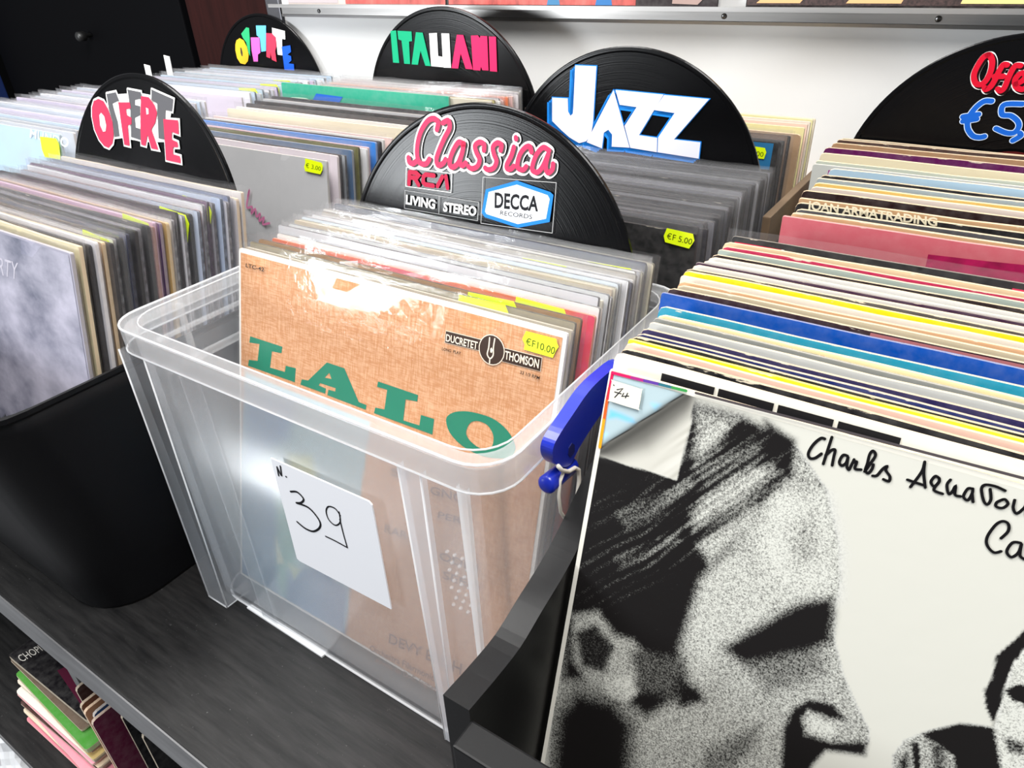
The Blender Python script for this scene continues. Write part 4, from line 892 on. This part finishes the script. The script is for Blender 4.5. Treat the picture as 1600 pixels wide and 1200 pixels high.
P.stroke('printed_rule', [[(1089, 613), (1340, 678), (1620, 751)]], 4.6, ink('#4a4446'), smooth=False)
H_ = crop(1240, 660, 4.444)
HW = [[(218, 112), (190, 108), (140, 150), (105, 210), (115, 245), (150, 245), (195, 215)], [(268, 100), (245, 170), (208, 285)], [(225, 225), (265, 190), (290, 190), (280, 240), (270, 295)], [(375, 230), (345, 225), (320, 270), (335, 297), (365, 280), (380, 240)], [(380, 240), (372, 300), (385, 325), (405, 290), (422, 255)], [(420, 270), (440, 272), (428, 318), (470, 325)], [(495, 338), (540, 275), (570, 225), (553, 195), (530, 220), (515, 280), (500, 328), (518, 350), (545, 322), (555, 290)], [(550, 368), (580, 365), (620, 320), (650, 302), (642, 330), (670, 372), (662, 405), (625, 392)],
      [(912, 270), (890, 340), (812, 445)], [(912, 270), (905, 350), (915, 448)], [(792, 395), (840, 412), (912, 435)], [(1012, 385), (985, 370), (955, 408), (975, 440), (1010, 412), (1012, 385)], [(1010, 410), (975, 465), (1035, 492)], [(1090, 395), (1066, 430), (1076, 490), (1100, 480), (1125, 440), (1122, 498), (1160, 510)], [(1240, 457), (1210, 457), (1180, 510), (1210, 536), (1240, 490), (1245, 457)], [(1240, 490), (1246, 548)], [(1468, 470), (1400, 440), (1330, 430), (1305, 460), (1320, 540), (1345, 565), (1370, 530), (1365, 460)], [(1450, 532), (1410, 552), (1407, 580), (1450, 590), (1488, 562), (1470, 532), (1450, 532)], [(1535, 535), (1525, 590), (1548, 628), (1600, 590), (1620, 560), (1615, 640), (1640, 650)], [(1660, 600), (1650, 660)], [(1655, 620), (1690, 600)],
      [(1440, 800), (1490, 750), (1490, 700), (1450, 682), (1400, 710), (1345, 790), (1345, 850), (1390, 898), (1440, 890)], [(1575, 832), (1520, 830), (1480, 890), (1510, 930), (1560, 900), (1582, 840)], [(1582, 840), (1572, 918), (1602, 945)]]
P.off = .0006
P.stroke('script_lettering', [H_(s) for s in HW], 4.6, ink('#121113'))

# the worn sleeves behind it, placed along the box by where their corners stand
RS_ = [((960, 550), 'white with black bars', '#dcd8cc', 'worn'), ((967, 543), 'black scuffed', '#17161a', 'worn'), ((975, 534), 'peach-pink', '#e0b9a6', 'worn'), ((979, 529), 'narrow lemon yellow', '#f2cf1a', 'plain'), ((986, 524), 'black-green', '#1d211d', 'worn'), ((990, 520), 'scuffed navy blue', '#14235c', 'worn'), ((999, 512), 'dark violet-navy', '#2a2450', 'worn'), ((1013, 503), 'grey-white', '#b5b6b2', 'worn'), ((1020, 496), 'dull grey', '#7e807c', 'plain'), ((1026, 490), 'pale cream', '#e0d3a0', 'worn'), ((1029, 477), 'turquoise worn', '#1f8aa6', 'worn'), ((1033, 456), 'plain saturated blue', '#06489e', 'plain'), ((1043, 449), 'dark maroon', '#2c1520', 'worn'), ((1057, 444), 'grey-cream', '#b3a68c', 'worn'), ((1060, 438), 'tan frayed', '#c49a74', 'worn'), ((1062, 430), 'whitish worn', '#cfc8ba', 'worn'), ((1067, 422), 'broad bright yellow', '#f0cd10', 'worn'), ((1071, 418), 'dark grey', '#4a4644', 'worn'), ((1080, 413), 'off-white', '#d0cbc2', 'worn'), ((1087, 409), 'thin dark purple', '#3a2038', 'plain'), ((1098, 406), 'light grey-white', '#d6d4ce', 'worn'), ((1104, 401), 'pearl grey', '#c6c4c0', 'worn'), ((1112, 396), 'black-brown', '#2a1f20', 'worn'), ((1122, 389), 'grey-green', '#9aa59c', 'worn'), ((1128, 384), 'crimson-magenta', '#b3264e', 'worn'), ((1130, 377), 'sand-coloured', '#cdb892', 'worn')]
prevy = .2955; dl = {}
for i, (p, cn_, hx, kd) in enumerate(RS_):
    q = onz(p, -.1895); y = max(q.y, prevy + .0038); prevy = y; t = (i + 1) / 26
    dl[cn_] = record(q.x + HS / 2 + .0005, y, -.1895, math.radians(lerp(17.6, 12.2, t)), hx, kd, None, f'{cn_} sleeve standing in the black wooden box', 'records in the wooden box', yaw=random.uniform(-.004, .004))
def strip(o, x0, x1, z0, z1, c_, off=.0004, name='cover_print'):
    return mesh_obj(name, [(x0, -off, HS - z0), (x1, -off, HS - z0), (x1, -off, HS - z1), (x0, -off, HS - z1)], [(0, 1, 2, 3)], ink(c_) if isinstance(c_, str) else c_, o)
o = dl['white with black bars']
for x0, x1 in ((-.130, -.102), (-.100, -.073), (-.071, -.046), (-.044, -.018)): strip(o, x0, x1, .0042, .030, '#1c1b1d')
strip(o, .045, .155, .0042, .03, '#1c1b1d')
o = dl['pale cream']; strip(o, -.075, -.067, .002, .012, '#1d1a1a'); strip(o, -.066, -.064, .002, .012, '#c05030')
o = dl['dark maroon']; strip(o, -.04, .155, .0015, .03, '#a8686a')
o = dl['thin dark purple']
o = dl['light grey-white']; strip(o, .02, .155, .003, .02, '#1b191b')
# shrink-wrapped one and the second box behind
q = onz((1146, 357), -.1890)
sw = record(q.x + HS / 2, max(q.y, prevy + .006), -.1945, math.radians(12), '#1a1c1e', 'plain', 1, 'shrink-wrapped black sleeve with red corner and pink stripe', None)
strip(sw, -.155, -.121, .004, .03, '#d61440'); strip(sw, -.121, -.119, .004, .03, '#e8e4e0'); strip(sw, .02, .155, .004, .03, '#e0385e')
bx5 = tray('pine-edged black record box below the 5 euro sign', -.176, .20, .5225, .86, -.5055, -.262, t=.005)
MB().box(-.1755, -.168, .660, .859, -.2615, -.2275, .001).build('pine_strip', pm('raw_pine', '#6f5c48', .6, var=(20, .15), stretch=(1, .2, 4)), bx5, origin=bx5.location)
RB_ = [((1223, 337), 'dusty rose and crimson', '#c4606a', 'plain'), ((1236, 332), 'tan frayed', '#c9a67c', 'worn'), ((1243, 326), 'grey-black', '#4c4c50', 'worn'), ((1244, 316), 'black lettered', '#1c1a1c', 'worn'), ((1249, 309), 'sandy tan', '#c69c72', 'worn'), ((1254, 297), 'dark maroon-black', '#261416', 'worn'), ((1267, 291), 'pinkish white', '#d9c8bc', 'worn'), ((1272, 285), 'straw yellow', '#d9b766', 'worn'), ((1277, 278), 'grey-blue spotted', '#9aa6ac', 'worn'), ((1283, 273), 'black and white edged', '#2a282a', 'worn'), ((1296, 263), 'pale blue and cream', '#a9c4d6', 'worn'), ((1270, 256), 'grey sleeve with purple panel', '#b9bbb6', 'plain'), ((1275, 251), 'mint-grey', '#b6bcae', 'worn'), ((1282, 239), 'pale cream', '#d8ccae', 'worn'), ((1288, 230), 'deep purple', '#5a1450', 'worn'), ((1300, 223), 'brown-tan', '#a5805e', 'worn'), ((1309, 218), 'dark brown', '#4a3630', 'worn'), ((1313, 216), 'grey-cream', '#a89c88', 'worn')]
prevy = .53; d2_ = {}
for i, (p, cn_, hx, kd) in enumerate(RB_):
    q = onz(p, -.1895); y = min(max(q.y, prevy + .0042), .8175 - .0045 * (17 - i)); prevy = y; t = i / 17
    d2_[cn_] = record(q.x + HS / 2, y, -.1895 + .0 * i, math.radians(lerp(2.6, 2.6, t)), hx, kd, None, f'{cn_} sleeve standing before the 5 euro sign' if 'sleeve' not in cn_ else f'{cn_} standing before the 5 euro sign', 'records before the 5 euro sign', yaw=random.uniform(-.004, .004))
o = d2_['dusty rose and crimson']; mesh_obj('cover_print', [(-.055, -.0004, HS - .012), (-.02, -.0004, HS - .0105), (.02, -.0004, HS - .008), (.155, -.0004, HS - .002), (.155, -.0004, .2), (-.05, -.0004, .2)], [(0, 1, 2, 3, 4, 5)], pm('crimson_print', '#a8124e', .5, var=(90, .35)), o)
o = d2_['black lettered']; P = Plane(o); P.text('lettering', 'JOAN ARMATRADING', [(1262, 313), (1465, 340), (1464, 358), (1260, 331)], ink('#e2d6b8'), .03)
o = d2_['grey sleeve with purple panel']; strip(o, -.143, .15, .004, .06, '#8a2a7e')

# ================================================================ SLEEVES DISPLAYED ON THE WALL LEDGE
def wall_sleeve(px0, px1, label, hx, prints, bump_):
    a = ony((px0, 5), YW - .02); b_ = ony((px1, 5), YW - .02); wd = b_.x - a.x
    me = sleeve_mesh('displayed_sleeve', wd, .315, .003, int(px0), .4, (COVER, EDGE_DARK)); o = inst('displayed_sleeve', me)
    o.location = ((a.x + b_.x) / 2, YW - .026, ZR + .0187); o.rotation_euler = (-math.radians(3.5), 0, 0); o.color = (*lin(hx), 1); tag(o, label, 'record', 'sleeves on the wall ledge')
    for k_, (pts, c_) in enumerate(prints):
        v, f = fill([[(x * wd, z) for x, z in pts]]); mesh_obj('cover_print', [(x, -.0004 - k_ * .0001, z) for x, z in v], f, c_ if not isinstance(c_, str) else ink(c_), o)
    return o
redp = pm('red_brushed_print', '#c4544c', .5, var=(70, .5), stretch=(1, 1, .5))
wall_sleeve(455, 700, 'pale picture sleeve on the wall ledge above ITALIANI', '#c9bcb4', [([(-.5, .004), (-.15, .004), (-.15, .31), (-.5, .31)], '#b9aeb0'), ([(-.1, .003), (.5, .003), (.5, .31), (-.1, .31)], redp)], 0)
wall_sleeve(702, 1124, 'red picture sleeve with blue figures on the wall ledge', '#2a2224', [([(-.49, .003), (.24, .003), (.24, .31), (-.49, .31)], redp), ([(-.08, .003), (-.03, .003), (-.04, .02), (-.07, .02)], '#4a7fa8'), ([(.10, .003), (.16, .003), (.15, .02), (.11, .02)], '#3f76b0'), ([(.36, .005), (.44, .004), (.47, .015), (.42, .022), (.36, .018)], '#a89088')], 0)
zb = pm('dark_brown_grain_print', '#3a2a28', .5, var=(300, .7))
wall_sleeve(1168, 1660, 'dark brown sleeve with slanting tan stripes on the wall ledge', '#201a1a', [([(-.495, .004), (.495, .004), (.495, .311), (-.495, .311)], zb), ([(-.46, .006), (-.30, .006), (-.18, .05), (-.28, .05)], '#dcae7c'), ([(-.14, .006), (.04, .006), (.10, .05), (-.02, .05)], '#dcae7c'), ([(.22, .006), (.49, .006), (.49, .05), (.26, .05)], '#e0d088')], 0)

# ================================================================ LOWER SHELF: SINGLES
SING = [sleeve_mesh('single_sleeve', .178, .178, t_, 900 + int(t_ * 1e4), 1.4, (COVER, edge_mat('single_edge', '#e6d6be', .6))) for t_ in (.0032, .007, .0036)]
pile = [('pink', '#e88a9a', 0), ('cream', '#d8c4ac', 0), ('red', '#c02c3c', 0), ('cream', '#e0d0b8', 0), ('pink', '#ec9aa8', 0), ('dark brown', '#4a302c', 0), ('pale pink', '#e8b4b4', 0), ('cream', '#dccaae', 0), ('pink', '#f0a0b0', 0), ('white', '#e6e2d8', 0), ('straw', '#d0b878', 0), ('white', '#e8dccc', 0), ('orange', '#d88a68', 0), ('apple green', '#4a9438', 1), ('grey-brown', '#6a5a4c', 0), ('black', '#141216', 1)]
zc = -.8413; x0p = -.806 - .042; hs = .1055 / sum(.007 if k_ else .0036 for _, _, k_ in pile) * .93
for i, (cn_, hx, k_) in enumerate(pile):
    t = i / 15; th = .007 if k_ else .0032
    o = inst('single_sleeve', SING[k_]); o.color = (*lin(hx), 1)
    o.rotation_euler = (-math.pi / 2, 0, random.uniform(-.05, .05)); zc += th + .0023
    o.location = (-.785 + .003 * math.sin(i * 2.1) - (.018 if i >= 14 else 0), lerp(.109, .124, t) + (.006 if i >= 14 else 0) + .003 * math.sin(i * 1.3), zc - .0004)
    last = i == 15
    tag(o, 'black and maroon single lettered CHOPIN on top of the lower shelf pile' if last else f'{cn_} single just above the {pile[i - 1][0]} one in the lower shelf pile' if i else 'pink single at the bottom of the lower shelf pile', 'record', 'singles lying on the lower shelf')
    if last:
        P = Plane(o); P.text('lettering', 'CHOPIN', [(26, 1026), (68, 1004), (76, 1012), (35, 1035)], ink('#d8d4cc'), .0)
        P.poly('cover_print', [[(-.01, .02), (.088, .004), (.088, .12), (.04, .13)]], ink('#5a1f36'), local=True)
for i, (p, lb, hx) in enumerate((((118, 1077), 'brown single standing on the lower shelf, farthest along its row', '#3c2624'), ((125, 1103), 'cream-edged brown single standing behind the blue one', '#6a4634'), ((131, 1113), 'orange-tan single standing on the lower shelf', '#b3805c'), ((145, 1117), 'blue single standing on the lower shelf', '#2f4f7c'), ((143, 1129), 'maroon single standing foremost on the lower shelf', '#5a1c38'), ((189, 1119), 'black single standing next to the maroon one', '#1a191c'), ((222, 1150), 'grey-black single nearest the table edge on the lower shelf', '#2a2a2c'))):
    q = onz(p, -.663); o = inst('single_sleeve', SING[2]); o.color = (*lin(hx), 1); o.rotation_euler = (0, 0, math.pi / 2)
    o.location = (q.x, q.y + .089, -.8413); tag(o, lb, 'record', 'singles standing on the lower shelf')
    if i == 4:
        cc = [(-.04 + .012 * math.cos(t * .3927), .148 + .012 * math.sin(t * .3927)) for t in range(16)]
        v, f = fill([cc]); mesh_obj('cover_print', [(x, -.0004, z) for x, z in v], f, ink('#7c2c44'), o)

# ================================================================ SMALL THINGS
q = [onz(p, ZT + .001) for p in ((386, 950), (394, 946), (511, 1021), (503, 1027))]
c_ = sum(q, Vector()) / 4
m = MB().prism([(v.x - c_.x, v.y - c_.y) for v in q], 'z', .0002, .0022); o = m.build('paper_strip', pm('white_plastic_strip', '#d9dadc', .5)); o.location = (c_.x, c_.y, ZT); tag(o, 'narrow white strip lying under the front of the clear crate', 'strip')
bm = bmesh.new(); bmesh.ops.create_icosphere(bm, subdivisions=5, radius=1); rnd = random.Random(3)
from mathutils import noise as mn
for v in bm.verts:
    d = v.co.normalized(); n_ = mn.turbulence(d * 3.2, 4, True) * .30 + mn.noise(d * 9) * .05; v.co = Vector((d.x * .17, d.y * .085, d.z * .20)) * (.85 + n_ * .5)
    if v.co.z < -.17: v.co.z = -.17
me = bpy.data.meshes.new('plastic_bag'); bm.to_mesh(me); bm.free(); me.materials.append(pm('white_bag_film', '#e9eaec', .3)); bag = inst('plastic_bag', me); bag.location = (-1.03, .125, ZF + .17); tag(bag, 'crumpled white plastic bag on the floor below the lower shelf', 'bag')
